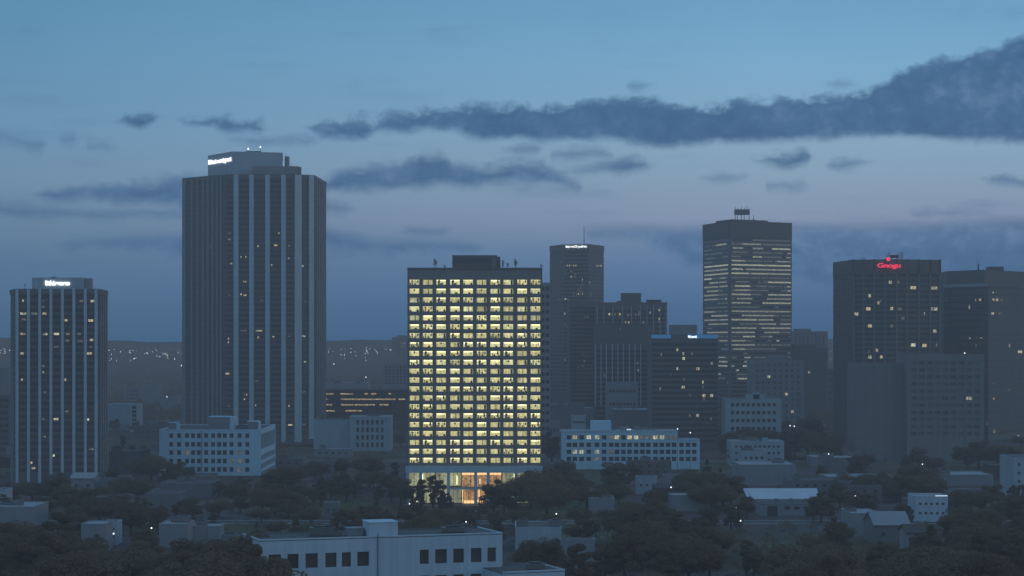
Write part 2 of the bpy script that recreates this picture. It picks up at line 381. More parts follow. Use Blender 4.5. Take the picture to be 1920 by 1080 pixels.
def block(x0, x1, ytop, Y, D, m=white2, name='office_building', label='', cat='building', cols=0, rows=0, ww=1.6, wh=1.6, top=None, pent=None, lit=(), winside=False, group=None, gk='dark', margin=.06, rowpad=(1.2, 1.5), seed=1, units=0, z1=None, side_rows=0):
    """an unrotated block whose front face fills x0..x1 at distance Y"""
    a, bx = X(x0, Y), X(x1, Y); zt = Z(ytop, Y) if z1 is None else z1
    root = thing(name, label, cat, (a + bx) / 2, Y, 0, group)
    b = MB(); fr = ((a, Y), (1, 0), (0, -1), bx - a); L = bx - a
    th = .35 if cols else 0
    b.prism([(a, Y), (bx, Y), (bx, Y + D), (a, Y + D)], 0, zt - .5, m, m)
    cc, rr = [], []
    if cols and rows:
        pitch = L * (1 - 2 * margin) / cols; ww2 = min(ww, pitch * .75)
        cc = [(L * margin + pitch * (i + .5) - ww2 / 2, L * margin + pitch * (i + .5) + ww2 / 2) for i in range(cols)]
        vis = zt - rowpad[0] - rowpad[1]; ph = vis / rows; wh2 = min(wh, ph * .7)
        rr = [(rowpad[1] + ph * (i + .5) - wh2 / 2, rowpad[1] + ph * (i + .5) + wh2 / 2) for i in range(rows)]
        skin(b, fr, cc, rr, 0, zt - .5, th, m)
    b.build('wall', root)
    # roof deck with parapet
    b = MB(); p = .35; o = .06
    b.box(a + p, bx - p, Y + p, Y + D - p, zt - .499, zt - .30, top or roof_m)
    for q in ((a - o, bx + o, Y - o - th, Y + p), (a - o, bx + o, Y + D - p, Y + D + o), (a - o, a + p, Y + p, Y + D - p), (bx - p, bx + o, Y + p, Y + D - p)):
        b.box(*q, zt - .498, zt, m)
    rf = b.build('roof', root)
    n = 0
    for j, (za, zb) in enumerate(rr):
        for i, (ua, ub) in enumerate(cc):
            if n >= 100: break
            k = 'lit' if (i, len(rr) - 1 - j) in lit else gk
            win(root, fr, (ua + ub) / 2, .03, (za + zb) / 2, ub - ua, zb - za, k); n += 1
    for pi, pp in enumerate(pent or []):
        b = MB(); q0, q1, qy = pp[:3]; dd = pp[3] if len(pp) > 3 else D * .4; mm = pp[4] if len(pp) > 4 else m; yo = Y + D * .2
        xa, xb = X(q0, yo), X(q1, yo); zh = Z(qy, yo)
        b.box(xa, xb, yo, yo + dd, zt - .29, zh - .3, mm, top or roof_m); b.box(xa - .1, xb + .1, yo - .1, yo + dd + .1, zh - .299, zh, mm, top or roof_m)
        b.build('penthouse', root)
    if units: roof_kit(rf, (a + bx) / 2, Y + D / 2, L, D, zt - .3, n=units, seed=seed + int(x0))
    FOOT.append((min(a, bx) - 4, max(a, bx) + 4, Y - 5, Y + D + 4)); LAND.append(((x0 + x1) / 2, Y, label, root))
    return root, fr, zt
FOOT = []; LAND = []; KEEP = []   # footprints, landmarks, sight lines to keep free of trees
# ------------------------------------------------------------------ ground, hills, roads
def ground():
    b = MB(); m, t, bs = base_mat('ground earth')
    tc = N(t, 'ShaderNodeTexCoord'); n = N(t, 'ShaderNodeTexNoise'); n.inputs['Scale'].default_value = 0.02; n.inputs['Detail'].default_value = 8; t.links.new(tc.outputs['Object'], n.inputs['Vector'])
    n2 = N(t, 'ShaderNodeTexVoronoi'); n2.inputs['Scale'].default_value = 0.018; t.links.new(tc.outputs['Object'], n2.inputs['Vector'])
    c = RAMP(t, n.outputs[0], [(0.35, (0.08, 0.058, 0.034, 1)), (0.52, (0.11, 0.085, 0.06, 1)), (0.68, (0.15, 0.13, 0.11, 1))])
    c = MIX(t, 0.3, c, MIX(t, 1.0, n2.outputs['Color'], (0.12, 0.11, 0.10, 1), 'MULTIPLY'))
    t.links.new(c, bs.inputs['Base Color']); bs.inputs['Roughness'].default_value = 0.95; bs.inputs['Specular IOR Level'].default_value = 0.1
    xs = [-4000 + i * 200 for i in range(41)]
    ys = [-400, 0, 600, 1500, 2500, 3000] + [3000 + i * 155 for i in range(1, 27)]
    def h(x, y):
        if y <= 3000: return 0
        k = (y - 3000) / 4000.0
        return 50 * k ** 1.3 + 5 * k * (math.sin(x * .0011 + y * .0007) + math.sin(x * .0023 + 1.3))
    k0 = len(b.v)
    for y in ys:
        for x in xs: b.v.append((x, y, h(x, y)))
    mi = b.mi(m); nx = len(xs)
    for j in range(len(ys) - 1):
        for i in range(nx - 1):
            q = j * nx + i; b.f.append((q, q + 1, q + nx + 1, q + nx)); b.m.append(mi)
    o = b.build('ground'); o['kind'] = 'structure'
    # hills at the horizon
    b = MB(); hm = wall_mat('wooded hillside', (0.04, 0.045, 0.035), scale=0.002)
    rows = []
    for yy, kk in ((6250, 0), (6500, .45), (6750, 1.0), (6900, .9), (7000, 0)):
        row = []
        for i in range(161):
            x = -3900 + i * 48.7
            r = 77 + .5 * ( 16 * math.sin(x * .0021 + 0.6) * math.sin(x * .0009 + 2) + 9 * math.sin(x * .0057) + 5 * math.sin(x * .013 + 1) + 3 * math.sin(x * .031))
            row.append((x, yy, h(x, yy) - 3 + max(0, r - h(x, yy) + 4) * kk))
        rows.append(row)
    for r0, r1 in zip(rows, rows[1:]):
        for i in range(160): b.poly([r0[i], r0[i + 1], r1[i + 1], r1[i]], hm)
    o = b.build('hills'); o['kind'] = 'structure'
    # streets
    asp = wall_mat('asphalt', (0.05, 0.05, 0.052), scale=.05); pav = wall_mat('pavement slabs', (0.20, 0.195, 0.19), scale=.4); paint = wall_mat('road paint', (0.7, 0.7, 0.65))
    b = MB(); p = MB(); l = MB()
    for (x0, y0, x1, y1, w) in ((-600, 742, 700, 742, 9), (-600, 905, 800, 905, 8), (-900, 1120, 900, 1120, 10), (-1100, 1560, 1100, 1560, 10)):
        b.box(x0, x1, y0 - w / 2, y0 + w / 2, 0.004, 0.02, asp)
        for s in (-1, 1): p.box(x0, x1, y0 + s * (w / 2 + 1.3) - 1.3, y0 + s * (w / 2 + 1.3) + 1.3, 0, 0.14, pav)
        x = x0
        while x < x1: l.box(x, x + 3, y0 - .08, y0 + .08, .0201, .024, paint); x += 9
    o = b.build('road'); o['kind'] = 'structure'; o = p.build('pavement'); o['kind'] = 'structure'; o = l.build('road_marking'); o['kind'] = 'structure'
ground()

def text(root, s, x, y, z, size, m, rotz=0, width=None, name='sign_lettering', depth=.25, shear=0, stretch=1.0, bold=0.02):
    c = bpy.data.curves.new(name, 'FONT'); c.body = s; c.size = size; c.extrude = depth; c.align_x = 'CENTER'; c.offset = bold * size; c.space_character = 0.95
    tmp = bpy.data.objects.new('t', c); COL.objects.link(tmp); bpy.context.view_layer.update()
    dg = bpy.context.evaluated_depsgraph_get(); me = bpy.data.meshes.new_from_object(tmp.evaluated_get(dg))
    bpy.data.objects.remove(tmp); me.name = name
    xs = [v.co.x for v in me.vertices]; w = max(xs) - min(xs); k = (width / w) if width else 1
    for v in me.vertices: v.co.x *= k; v.co.y *= stretch
    me.materials.clear(); me.materials.append(m)
    o = bpy.data.objects.new(name, me); COL.objects.link(o)
    if root is not None: o.parent = root; r = root['_o']
    else: r = (0, 0, 0)
    o.location = (x - r[0], y - r[1], z - r[2]); o.rotation_euler = (math.radians(90), shear, rotz); return o

def tower_foot(pts, label, root):
    xs = [p[0] for p in pts]; ys = [p[1] for p in pts]; FOOT.append((min(xs) - 4, max(xs) + 4, min(ys) - 6, max(ys) + 4))
    LAND.append((sum(960 + F * p[0] / p[1] for p in pts) / len(pts), min(ys), label, root))

def lits(root, frs, L, ox, oy, sc, ncol=1, off=.12, hh=1.35):
    """lit windows given by where they show; frs = [(frame, px0, px1)]"""
    for q in L:
        cxp, cyp = ox + q[0] / sc, oy + q[1] / sc; w = (q[2] if len(q) > 2 else 11) / sc; k = q[3] if len(q) > 3 else 'lit'; h = q[4] if len(q) > 4 else None
        for fr, a, bb in frs:
            if a <= cxp <= bb:
                u = upx(fr, cxp); Yq = Yat(fr, cxp); ww = abs(upx(fr, cxp + w / 2) - upx(fr, cxp - w / 2)); ww = min(ww, 12) * .85
                hm = (h / sc * Yq / F) if h else hh
                win(root, fr, u, off, Z(cyp, Yq), max(1.0, ww), hm, k, 'lit_window'); break

# ------------------------------------------------------------------ the lit office block (centre)
def main_block():
    taupe = wall_mat('light brown precast', (0.25, 0.215, 0.20))
    dkstone = wall_mat('brown precast', (0.19, 0.165, 0.15))
    Y = 820.0; a, bx = X(764, Y), X(1016.5, Y); D = 24; zt = Z(502, Y); zb = Z(879, Y)
    root = thing('office_tower', 'square office block with every floor lit yellow in the centre', 'office building', (a + bx) / 2, Y, 0)
    fr = ((a, Y), (1, 0), (0, -1), bx - a); L = bx - a
    colpx = [777, 802, 827, 853, 877.7, 903, 928.5, 953, 979, 1004]
    cols = [(upx(fr, p - 9.2), upx(fr, p + 9.2)) for p in colpx]
    rowz = [Z(529.5 + 16.69 * i, Y) for i in range(21)]
    hh = 1.08
    b = MB()
    # core behind the windows, side and rear walls
    b.prism([(a + .3, Y + 1.6), (bx - .3, Y + 1.6), (bx - .3, Y + D - .3), (a + .3, Y + D - .3)], 14, zt - 1.0, dkstone)
    fr_l = frame((a, Y + D), (a, Y)); fr_r = frame((bx, Y), (bx, Y + D))
    skin(b, fr, cols, [(z - hh, z + hh) for z in rowz], zb, zt, 1.5, taupe, w0=-1.5)
    sc = [(2 + i * 5.2, 5 + i * 5.2) for i in range(4)]
    skin(b, fr_r, sc, [(z - hh, z + hh) for z in rowz], zb, zt, .3, taupe, w0=-.31)
    skin(b, fr_l, sc, [(z - hh, z + hh) for z in rowz], zb, zt, .3, taupe, w0=-.31)
    b.box(a, bx, Y + D - .29, Y + D, zb, zt, taupe)
    b.build('wall', root)
    b = MB()
    for i in range(11):    # slender vertical fins between the bays
        c0 = 0 if i == 0 else cols[i - 1][1] + .35; c1 = L if i == 10 else cols[i][0] - .35
        if c1 - c0 > .3: b.fbox(fr, c0 + .1, c1 - .1, 0, .22, zb, zt - 5.4, taupe)
    b.build('pilaster', root)
    b = MB(); b.box(a + .4, bx - .4, Y + .4, Y + D - .4, zt - 1.0, zt - .8, roof_m); b.fbox(fr, -.1, L + .1, 0, .3, zt - .6, zt + .02, dkstone); b.build('roof', root)
    # window variants: room at the back, ceiling lights, mullions, furniture and people against the light
    rv = random.Random(3); var = []
    for k in range(9):
        b = MB(); w = cols[0][1] - cols[0][0]; w2 = w / 2
        b.box(-w2, w2, 1.25, 1.35, -hh, hh, lit_main)
        b.box(-w2, w2, .3, 1.24, hh - .10, hh - .02, lit_ceil if k % 3 else lit_main)
        if k % 2: b.box(-w2 + .3, w2 - .3, .25, .30, hh - .50, hh - .12, lit_ceil)
        for fx in ((-.46, .46), (-.5, 0.1, .5), (-.42, .5))[k % 3]: b.box(fx * w - .06, fx * w + .06, .02, .14, -hh, hh, dkmetal)
        b.box(-w2, w2, .02, .12, -hh, -hh + .10, dkmetal)
        for j in range(rv.randint(0, 4)):
            fx = rv.uniform(-w2 + .3, w2 - .3); fw = rv.uniform(.12, .45); fh = rv.uniform(.3, 1.2)
            b.box(fx - fw, fx + fw, .6, .9, -hh + .1, -hh + .1 + fh, taupe if j % 2 else brick)
        for j in range(rv.randint(0, 2)):
            fx = rv.uniform(-w2 + .2, w2 - .6); fw = rv.uniform(.25, .8); b.box(fx, fx + fw, .2, .24, rv.uniform(-hh, .3), hh - .1, pale_d)
        var.append(b.mesh('window'))
    rest = MB(); cnt = 0
    r = root['_o']
    for j, z in enumerate(rowz):
        for i, (u0, u1) in enumerate(cols):
            me = var[rv.randrange(9)]; x = a + (u0 + u1) / 2
            if cnt < 100:
                o = bpy.data.objects.new('window', me); COL.objects.link(o); o.parent = root; o.location = (x - r[0], Y - r[1], z); cnt += 1
            else:
                k = len(rest.v); rest.v += [(v.co.x + x, v.co.y + Y, v.co.z + z) for v in me.vertices]
                for p in me.polygons: rest.f.append(tuple(k + q for q in p.vertices)); rest.m.append(rest.mi(me.materials[p.material_index]))
    o = rest.build('window', root); o['kind'] = 'stuff'
    b = MB()
    for frx in (fr_r, fr_l):
        for z in rowz:
            for (u0, u1) in sc: b.fbox(frx, u0, u1, -.45, -.32, z - hh, z + hh, glo)
    b.build('side_glazing', root)
    # penthouse with louvres
    b = MB(); y0 = Y + 6; b.box(X(848, y0), X(932, y0), y0, y0 + 10, zt - .8, Z(478.5, y0), dkstone, roof_m)
    b.box(X(932, y0), X(938, y0), y0 + 1, y0 + 9, zt - .8, Z(481, y0), pale_d)
    for i in range(9): b.box(X(851, y0), X(922, y0), y0 - .18, y0 - .01, zt + .3 + i * .52, zt + .5 + i * .52, pale_d if i > 3 else taupe)
    b.box(X(922, y0), X(930, y0), y0 - .2, y0 - .01, zt - .5, zt + 4.6, taupe)
    b.build('penthouse', root)
    for px, h, n in ((815, 4.0, 5), (818, 3.2, 3), (834, 1.2, 2), (943, 3.4, 5), (952, 2.2, 3), (966, 3.8, 5), (968, 3.0, 3), (1015, 1.5, 2)):
        b = MB(); yy = Y + 4; x = X(px, yy); b.tube((x, yy, zt - .8), (x, yy, zt + h), .12, .06, dkmetal)
        for k in range(n): zz = zt + h - .3 - k * .55; b.box(x - .5, x + .5, yy - .05, yy + .05, zz, zz + .12, dkmetal); b.box(x - .45 + (k % 2) * .6, x - .15 + (k % 2) * .6, yy - .15, yy - .051, zz - .3, zz + .5, pale_d)
        b.build('antenna', root)
    # slab over the lobby, columns, lobby glass
    b = MB(); b.box(a - .8, bx + .3, Y - 1.6, Y - .001, Z(886, Y), zb + 1.2, white); b.build('canopy', root)
    zc = Z(886, Y)
    for px in (764.5, 789, 841, 892, 915.5, 967.5, 1014):
        b = MB(); x = X(px, Y); b.box(x - .65, x + .65, Y - 1.4, Y - .2, 0, zc, white); b.build('column', root)
    b = MB(); zl = Z(914, Y); b.box(X(841, Y) + .66, X(892, Y) - .66, Y - 1.2, Y - .4, zl - .8, zl, white); b.box(X(892, Y) + .66, X(915.5, Y) - .66, Y - 1.2, Y - .4, zl - .8, zl, white)
    b.build('lobby_beam', root)
    # three tall warm bays and the pale side bays
    def bay(p0, p1, z0, z1, m, hm, name):
        b = MB(); x0, x1 = X(p0, Y), X(p1, Y)
        b.box(x0, x1, Y + 1.2, Y + 1.4, z0, z1, m)
        if hm: b.box(x0, x1, Y + .6, Y + 1.19, z1 - .9, z1 - .1, hm)
        n = max(2, int((x1 - x0) / 1.6))
        for i in range(n + 1): x = x0 + (x1 - x0) * i / n; b.box(x - .05, x + .05, Y + .2, Y + .32, z0, z1, dkmetal)
        b.build(name, root)
    for p0, p1 in ((866, 890.5), (893.5, 914), (917, 940)):
        bay(p0, p1, Z(913, Y), zc - .1, orange, orange_h, 'lobby_glazing')
    for p0, p1 in ((866, 890.5), (893.5, 914)):
        bay(p0, p1, 0.6, Z(915, Y), orange, None, 'entrance_glazing')
    for p0, p1 in ((766, 787), (791, 815), (817, 839), (843, 865), (942, 965), (969, 1012)):
        bay(p0, p1, Z(911, Y), zc - .1, lobby_y, None, 'lobby_glazing')
        bay(p0, p1, 1.0, Z(916, Y), lobby_y, None, 'lobby_glazing')
    for x0, x1, z0, z1 in ((899, 900.6, Z(908, Y), Z(898, Y)), (897.5, 899.3, Z(934, Y), Z(917, Y)), (870, 890, .8, 1.9), (893.5, 905, .8, 2.1), (866.5, 867.6, 1, Z(916, Y)), (856, 858, Z(909, Y), Z(892, Y)), (791.5, 793, Z(910, Y), Z(889, Y)), (963.5, 965, Z(909, Y), Z(889, Y))):
        b = MB(); b.box(X(x0, Y), X(x1, Y), Y + .7, Y + 1.0, z0, z1, lit_ceil if x0 in (856, 791.5, 963.5) else orange_h); b.build('lobby_lamp', root)
    b = MB(); b.box(a + .3, bx - .3, Y + 1.7, Y + D - 1, 0, zb - .002, dkstone); b.box(a - 2, bx + 2, Y - 6, Y + 1.1, .004, .3, pale_d); b.build('plinth', root)
    tower_foot([(a, Y - 8), (bx, Y + D)], 'lit office block', root)
main_block()

# ------------------------------------------------------------------ pilaster towers
def pil_tower(pts_px, ytop_near, Yn, pil, label, bays_m, name, cat, storey, pw, pil_mats, floor_z0=0, pdepth=.9, glassm=gl, spandm=dkstone, zt=None, band=2.8, bandm=None, back=40):
    pts = [pt(p, y) for p, y in pts_px]
    zt = zt if zt is not None else Z(ytop_near, Yn)
    root = thing(name, label, cat, sum(p[0] for p in pts) / len(pts), sum(p[1] for p in pts) / len(pts), 0)
    yb = max(q[1] for q in pts) + back
    bp = [(min(pts[-1][0], pts[-1][0] * yb / pts[-1][1]) - 1.0, yb), (max(pts[0][0], pts[0][0] * yb / pts[0][1]) + 1.0, yb)]
    b = MB(); b.prism(pts + bp, 0, zt - .6, spandm, roof_m); b.build('wall', root)
    frs = []
    for i in range(len(pts) - 1):
        fr = frame(pts[i], pts[i + 1]); frs.append((fr, pts_px[i][0], pts_px[i + 1][0]))
        # glass skin with one recessed line of glass per storey
        b = MB(); z = 4.0
        while z < zt - band - .5:
            b.fbox(fr, .02, fr[3] - .02, .0, .10, z + storey * .42, z + storey, glassm); z += storey
        b.build('glazing', root)
        b = MB(); b.fbox(fr, 0, fr[3], 0, .5, zt - band, zt, bandm or pale_d); b.build('parapet', root)
    for p, w, mi in pil:
        for fr, a, bb in frs:
            if a <= p <= bb:
                b = MB(); u = upx(fr, p); uw = abs(upx(fr, p + w / 2) - upx(fr, p - w / 2)) / 2
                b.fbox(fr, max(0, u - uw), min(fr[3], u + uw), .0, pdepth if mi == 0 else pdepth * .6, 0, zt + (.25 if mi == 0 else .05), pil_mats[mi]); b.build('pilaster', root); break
    tower_foot(pts + bp, label, root)
    return root, frs, zt

# left tower
YA = 950
rA, fA, zA = pil_tower([(20, YA + 22), (30, YA), (184, YA), (201, YA + 40)], 541.5, YA,
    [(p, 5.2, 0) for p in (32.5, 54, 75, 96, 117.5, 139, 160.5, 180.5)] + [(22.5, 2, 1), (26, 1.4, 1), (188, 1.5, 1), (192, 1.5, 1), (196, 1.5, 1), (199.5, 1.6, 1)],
    'pilastered office tower with small white rooftop sign at the left edge', None, 'office_tower', 'office building', 3.3, 5, (pil_m, pil_s), pdepth=.8, glassm=gl2, band=2.6, bandm=pale_d)
b = MB(); y0 = YA + 8; b.box(X(60, y0), X(155, y0), y0, y0 + 16, zA - .6, Z(520.5, y0), white2, roof_m); b.tube((X(157, y0), y0 + 6, zA - .6), (X(157, y0), y0 + 6, Z(521.5, y0)), 3.2, 3.2, pale, 14); b.build('penthouse', rA)
b = MB(); b.tube((X(97, y0), y0 + 4, Z(521, y0)), (X(97, y0), y0 + 4, Z(517, y0)), .15, .1, dkmetal); b.box(X(93, y0), X(102, y0), y0 + 3, y0 + 5, Z(520.5, y0), Z(519, y0), dkmetal); b.build('roof_unit', rA)
b = MB(); b.tube((X(42, YA), YA + 5, zA - .5), (X(42, YA), YA + 5, Z(530, YA)), .15, .08, dkmetal); b.box(X(40, YA), X(44, YA), YA + 4.9, YA + 5.1, Z(534, YA), Z(533, YA), dkmetal); b.build('antenna', rA)
text(rA, 'Iithireoeo', X(108, y0), y0 - .4, Z(534.8, y0), 2.6, sign_w, width=46 * y0 / F, stretch=1.25, bold=.03)
Lq = [(97, 189), (183, 189, 9, 'dim'), (183, 215, 9, 'dim'), (343, 189, 20, 'dim'), (392, 190, 26), (98, 243, 32), (145, 243, 30, 'dim'), (188, 243, 20, 'lit'), (100, 268, 24, 'dim'), (279, 271, 14), (383, 272, 24), (97, 329, 24), (190, 329, 26), (238, 329, 28), (286, 329, 20, 'dim'), (334, 329, 20, 'dim'), (386, 354, 18), (284, 357, 20, 'dim'), (337, 360, 30, 'dim'), (238, 383, 28, 'dim'), (383, 383, 16, 'dim'), (93, 411, 18), (378, 411, 24), (183, 463, 8, 'dim'), (183, 491, 8), (93, 521, 10), (276, 521, 10), (237, 688, 26), (183, 688, 12, 'dim'), (372, 690, 10), (186, 762, 22, 'dim'), (385, 815, 26, 'dim'), (227, 842, 9), (133, 872, 9), (142, 895, 20), (282, 656, 20, 'dim'), (190, 575, 14, 'dim')]
lits(rA, fA, Lq, 0, 480, 2.25)

# tall tower
YB = 1326
rB, fB, zB = pil_tower([(343, YB + 30), (425, YB), (552, YB - 1), (590, YB + 6), (611, YB + 62)], 327, YB,
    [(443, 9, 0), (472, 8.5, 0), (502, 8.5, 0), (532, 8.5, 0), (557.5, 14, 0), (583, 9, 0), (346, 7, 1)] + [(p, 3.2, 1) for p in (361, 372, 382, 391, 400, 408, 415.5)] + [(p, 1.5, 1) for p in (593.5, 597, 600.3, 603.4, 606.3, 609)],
    'tallest tower, pale pilasters and a stepped rooftop box, left of centre', None, 'office_tower', 'office building', 3.7, 8, (pil_m, pil_s), pdepth=1.3, glassm=gl2, band=1.8, bandm=pale_d, zt=115.7 + 70 - 1)
b = MB(); y0 = YB + 12
pp = [pt(390, y0 + 30), pt(436, y0), pt(530, y0 + 8), pt(530, y0 + 40), pt(400, y0 + 60)]
zt = Z(284, y0); b.prism(pp, zB - .6, zt, white2, roof_m); b.tube((X(534, y0), y0 + 14, zB - .6), (X(534, y0), y0 + 14, Z(290, y0)), 1.7, 1.7, pale, 12); b.build('penthouse', rB)
b = MB(); b.box(X(474, y0), X(560, y0), y0 - 6, y0 - .1, zB - .6, Z(313, y0), pale, roof_m); b.tube((X(559, y0), y0 - 3, zB - .6), (X(559, y0), y0 - 3, Z(314, y0)), 2.6, 2.6, pale_d, 12); b.build('lower_penthouse', rB)
b = MB(); b.box(X(456, y0), X(484, y0), y0 + 12, y0 + 20, zt, Z(280, y0), dkstone); b.box(X(448, y0), X(456, y0), y0 + 12, y0 + 14, zt, Z(282, y0), dkstone); b.build('roof_unit', rB)
for px, py in ((461, 277), (484, 273.5)):
    b = MB(); b.tube((X(px, y0), y0 + 12, Z(280, y0) - .5), (X(px, y0), y0 + 12, Z(py, y0)), .15, .1, dkmetal); mst = b.build('mast', rB)
    b = MB(); b.tube((X(px, y0), y0 + 12, Z(py, y0)), (X(px, y0), y0 + 12, Z(py, y0) + .9), .55, .45, lamp_w, 8); b.build('beacon_lamp', mst)
for px, py in ((405, 288), (523, 283), (529, 281), (547, 306)):
    b = MB(); b.tube((X(px, y0), y0 + 22 if px < 540 else y0 - 2, Z(296, y0) if px < 540 else Z(315, y0)), (X(px, y0), y0 + 22 if px < 540 else y0 - 2, Z(py, y0)), .2, .1, dkmetal); b.build('mast', rB)
fr = frame(pp[0], pp[1]); u = (upx(fr, 391) + upx(fr, 435)) / 2; Ym = Yat(fr, 413); ax, ay = fr[0][0] + fr[1][0] * u + fr[2][0] * .5, fr[0][1] + fr[1][1] * u + fr[2][1] * .5
text(rB, 'Ihirat ourtgeot', ax, ay, Z(305, Ym), 4.2, sign_w, rotz=math.atan2(fr[1][1], fr[1][0]), width=(upx(fr, 434) - upx(fr, 391.5)), bold=.045)
lits(rB, fB, [(372, 598, 26, 'dim'), (372, 638, 26, 'dim'), (685, 598, 12), (248, 682, 22, 'dim'), (290, 678, 16, 'dim'), (553, 680, 7), (665, 675, 28), (750, 678, 20, 'dim'), (210, 757, 10), (445, 748, 9), (475, 748, 9), (748, 757, 10), (385, 790, 20), (640, 800, 9), (835, 806, 16), (470, 905, 28), (238, 912, 14, 'dim'), (445, 985, 14), (470, 990, 26), (372, 990, 18, 'dim'), (575, 1025, 24, 'dim'), (850, 1030, 16, 'dim')], 320, 260, 3.375)
lits(rB, fB, [(325, 225, 8), (325, 245, 8), (410, 180, 40, 'dim'), (497, 180, 46), (492, 217, 6), (578, 214, 16), (748, 211, 24), (668, 211, 20, 'dim'), (755, 355, 16), (320, 422, 26), (415, 540, 7), (428, 540, 7), (415, 565, 7), (478, 600, 9), (665, 603, 8), (327, 605, 14, 'dim'), (487, 462, 24, 'dim'), (750, 524, 20, 'dim'), (152, 634, 12, 'dim'), (672, 710, 28), (750, 708, 30, 'dim')], 320, 560, 3.0)

# red-sign tower (right)
YO = 1300
rO, fO, zO = pil_tower([(1563, YO + 45), (1599, YO), (1668, YO - 8), (1764, YO + 4)], 487, YO,
    [(p, 3.6, 0) for p in (1600.5, 1619.5, 1639.5, 1660, 1680.5, 1700.5, 1722.5, 1743.5, 1762)] + [(1563.5 + 3.4 * i, 1.1, 1) for i in range(11)],
    'dark fluted tower with a red rooftop sign on the right', None, 'office_tower', 'office building', 3.6, 4, (pale_d, taupe), pdepth=.5, glassm=gl2, band=9.5, bandm=taupe)
for px, py in ((1615, 483), (1620, 482), (1663, 476), (1667, 471), (1684, 474), (1689, 474), (1692, 472), (1733, 486)):
    b = MB(); yy = YO + 12; x = X(px, yy); b.tube((x, yy, zO - .6), (x, yy, Z(py, yy)), .22, .1, dkmetal)
    for k in range(3): b.box(x - 1.0, x + 1.0, yy - .06, yy + .06, Z(py, yy) - .8 - k * 1.2, Z(py, yy) - .6 - k * 1.2, dkmetal)
    b.build('antenna', rO)
b = MB(); b.box(X(1674, YO), X(1690, YO), YO + 9, YO + 11, Z(482, YO), Z(477, YO), dkmetal); b.box(X(1676, YO), X(1677, YO), YO + 9.5, YO + 10.5, zO - .6, Z(482, YO), dkmetal); b.box(X(1687, YO), X(1688, YO), YO + 9.5, YO + 10.5, zO - .6, Z(482, YO), dkmetal)
b.box(X(1645, YO), X(1685, YO), YO + 13, YO + 19, zO - .6, Z(485, YO), dkstone); b.build('roof_unit', rO)
text(rO, 'Gnogu', X(1667, YO - 10), YO - 10, Z(501.5, YO - 10), 4.0, sign_r, width=43 * YO / F, stretch=1.05, bold=.02)
b = MB(); xx, zz = X(1665.5, YO - 10), Z(486, YO - 10)
n = 16; ri, ro = .45, 1.35
for i in range(n):
    a0, a1 = 2 * math.pi * i / n, 2 * math.pi * (i + 1) / n
    b.hexa([(xx + ri * math.cos(a0), YO - 10.3, zz + ri * math.sin(a0)), (xx + ro * math.cos(a0), YO - 10.3, zz + ro * math.sin(a0)), (xx + ro * math.cos(a0), YO - 9.9, zz + ro * math.sin(a0)), (xx + ri * math.cos(a0), YO - 9.9, zz + ri * math.sin(a0)),
            (xx + ri * math.cos(a1), YO - 10.3, zz + ri * math.sin(a1)), (xx + ro * math.cos(a1), YO - 10.3, zz + ro * math.sin(a1)), (xx + ro * math.cos(a1), YO - 9.9, zz + ro * math.sin(a1)), (xx + ri * math.cos(a1), YO - 9.9, zz + ri * math.sin(a1))], sign_r)
b.hexa([(xx - .35, YO - 10.2, zz - 3.2), (xx + .35, YO - 10.2, zz - 3.2), (xx + .35, YO - 10.0, zz - 3.2), (xx - .35, YO - 10.0, zz - 3.2), (xx - .1, YO - 10.2, zz - 1.36), (xx + .1, YO - 10.2, zz - 1.36), (xx + .1, YO - 10, zz - 1.36), (xx - .1, YO - 10, zz - 1.36)], dkmetal)
b.build('sign_emblem', rO)
lits(rO, fO, [(465, 285, 25), (520, 285, 16, 'dim'), (620, 322, 48), (762, 324, 48), (328, 376, 22), (385, 424, 18), (400, 412, 14, 'dim'), (318, 464, 36), (475, 462, 24), (530, 465, 32, 'dim'), (762, 465, 48), (235, 500, 34), (695, 497, 10), (550, 530, 26, 'dim'), (328, 580, 34), (475, 580, 24, 'dim'), (765, 615, 26), (620, 708, 40), (695, 712, 34), (778, 708, 16, 'dim'), (322, 752, 10, 'dim'), (375, 745, 22), (328, 790, 26), (405, 790, 20), (540, 787, 44), (700, 787, 30)], 1540, 450, 3.6, hh=2.2)

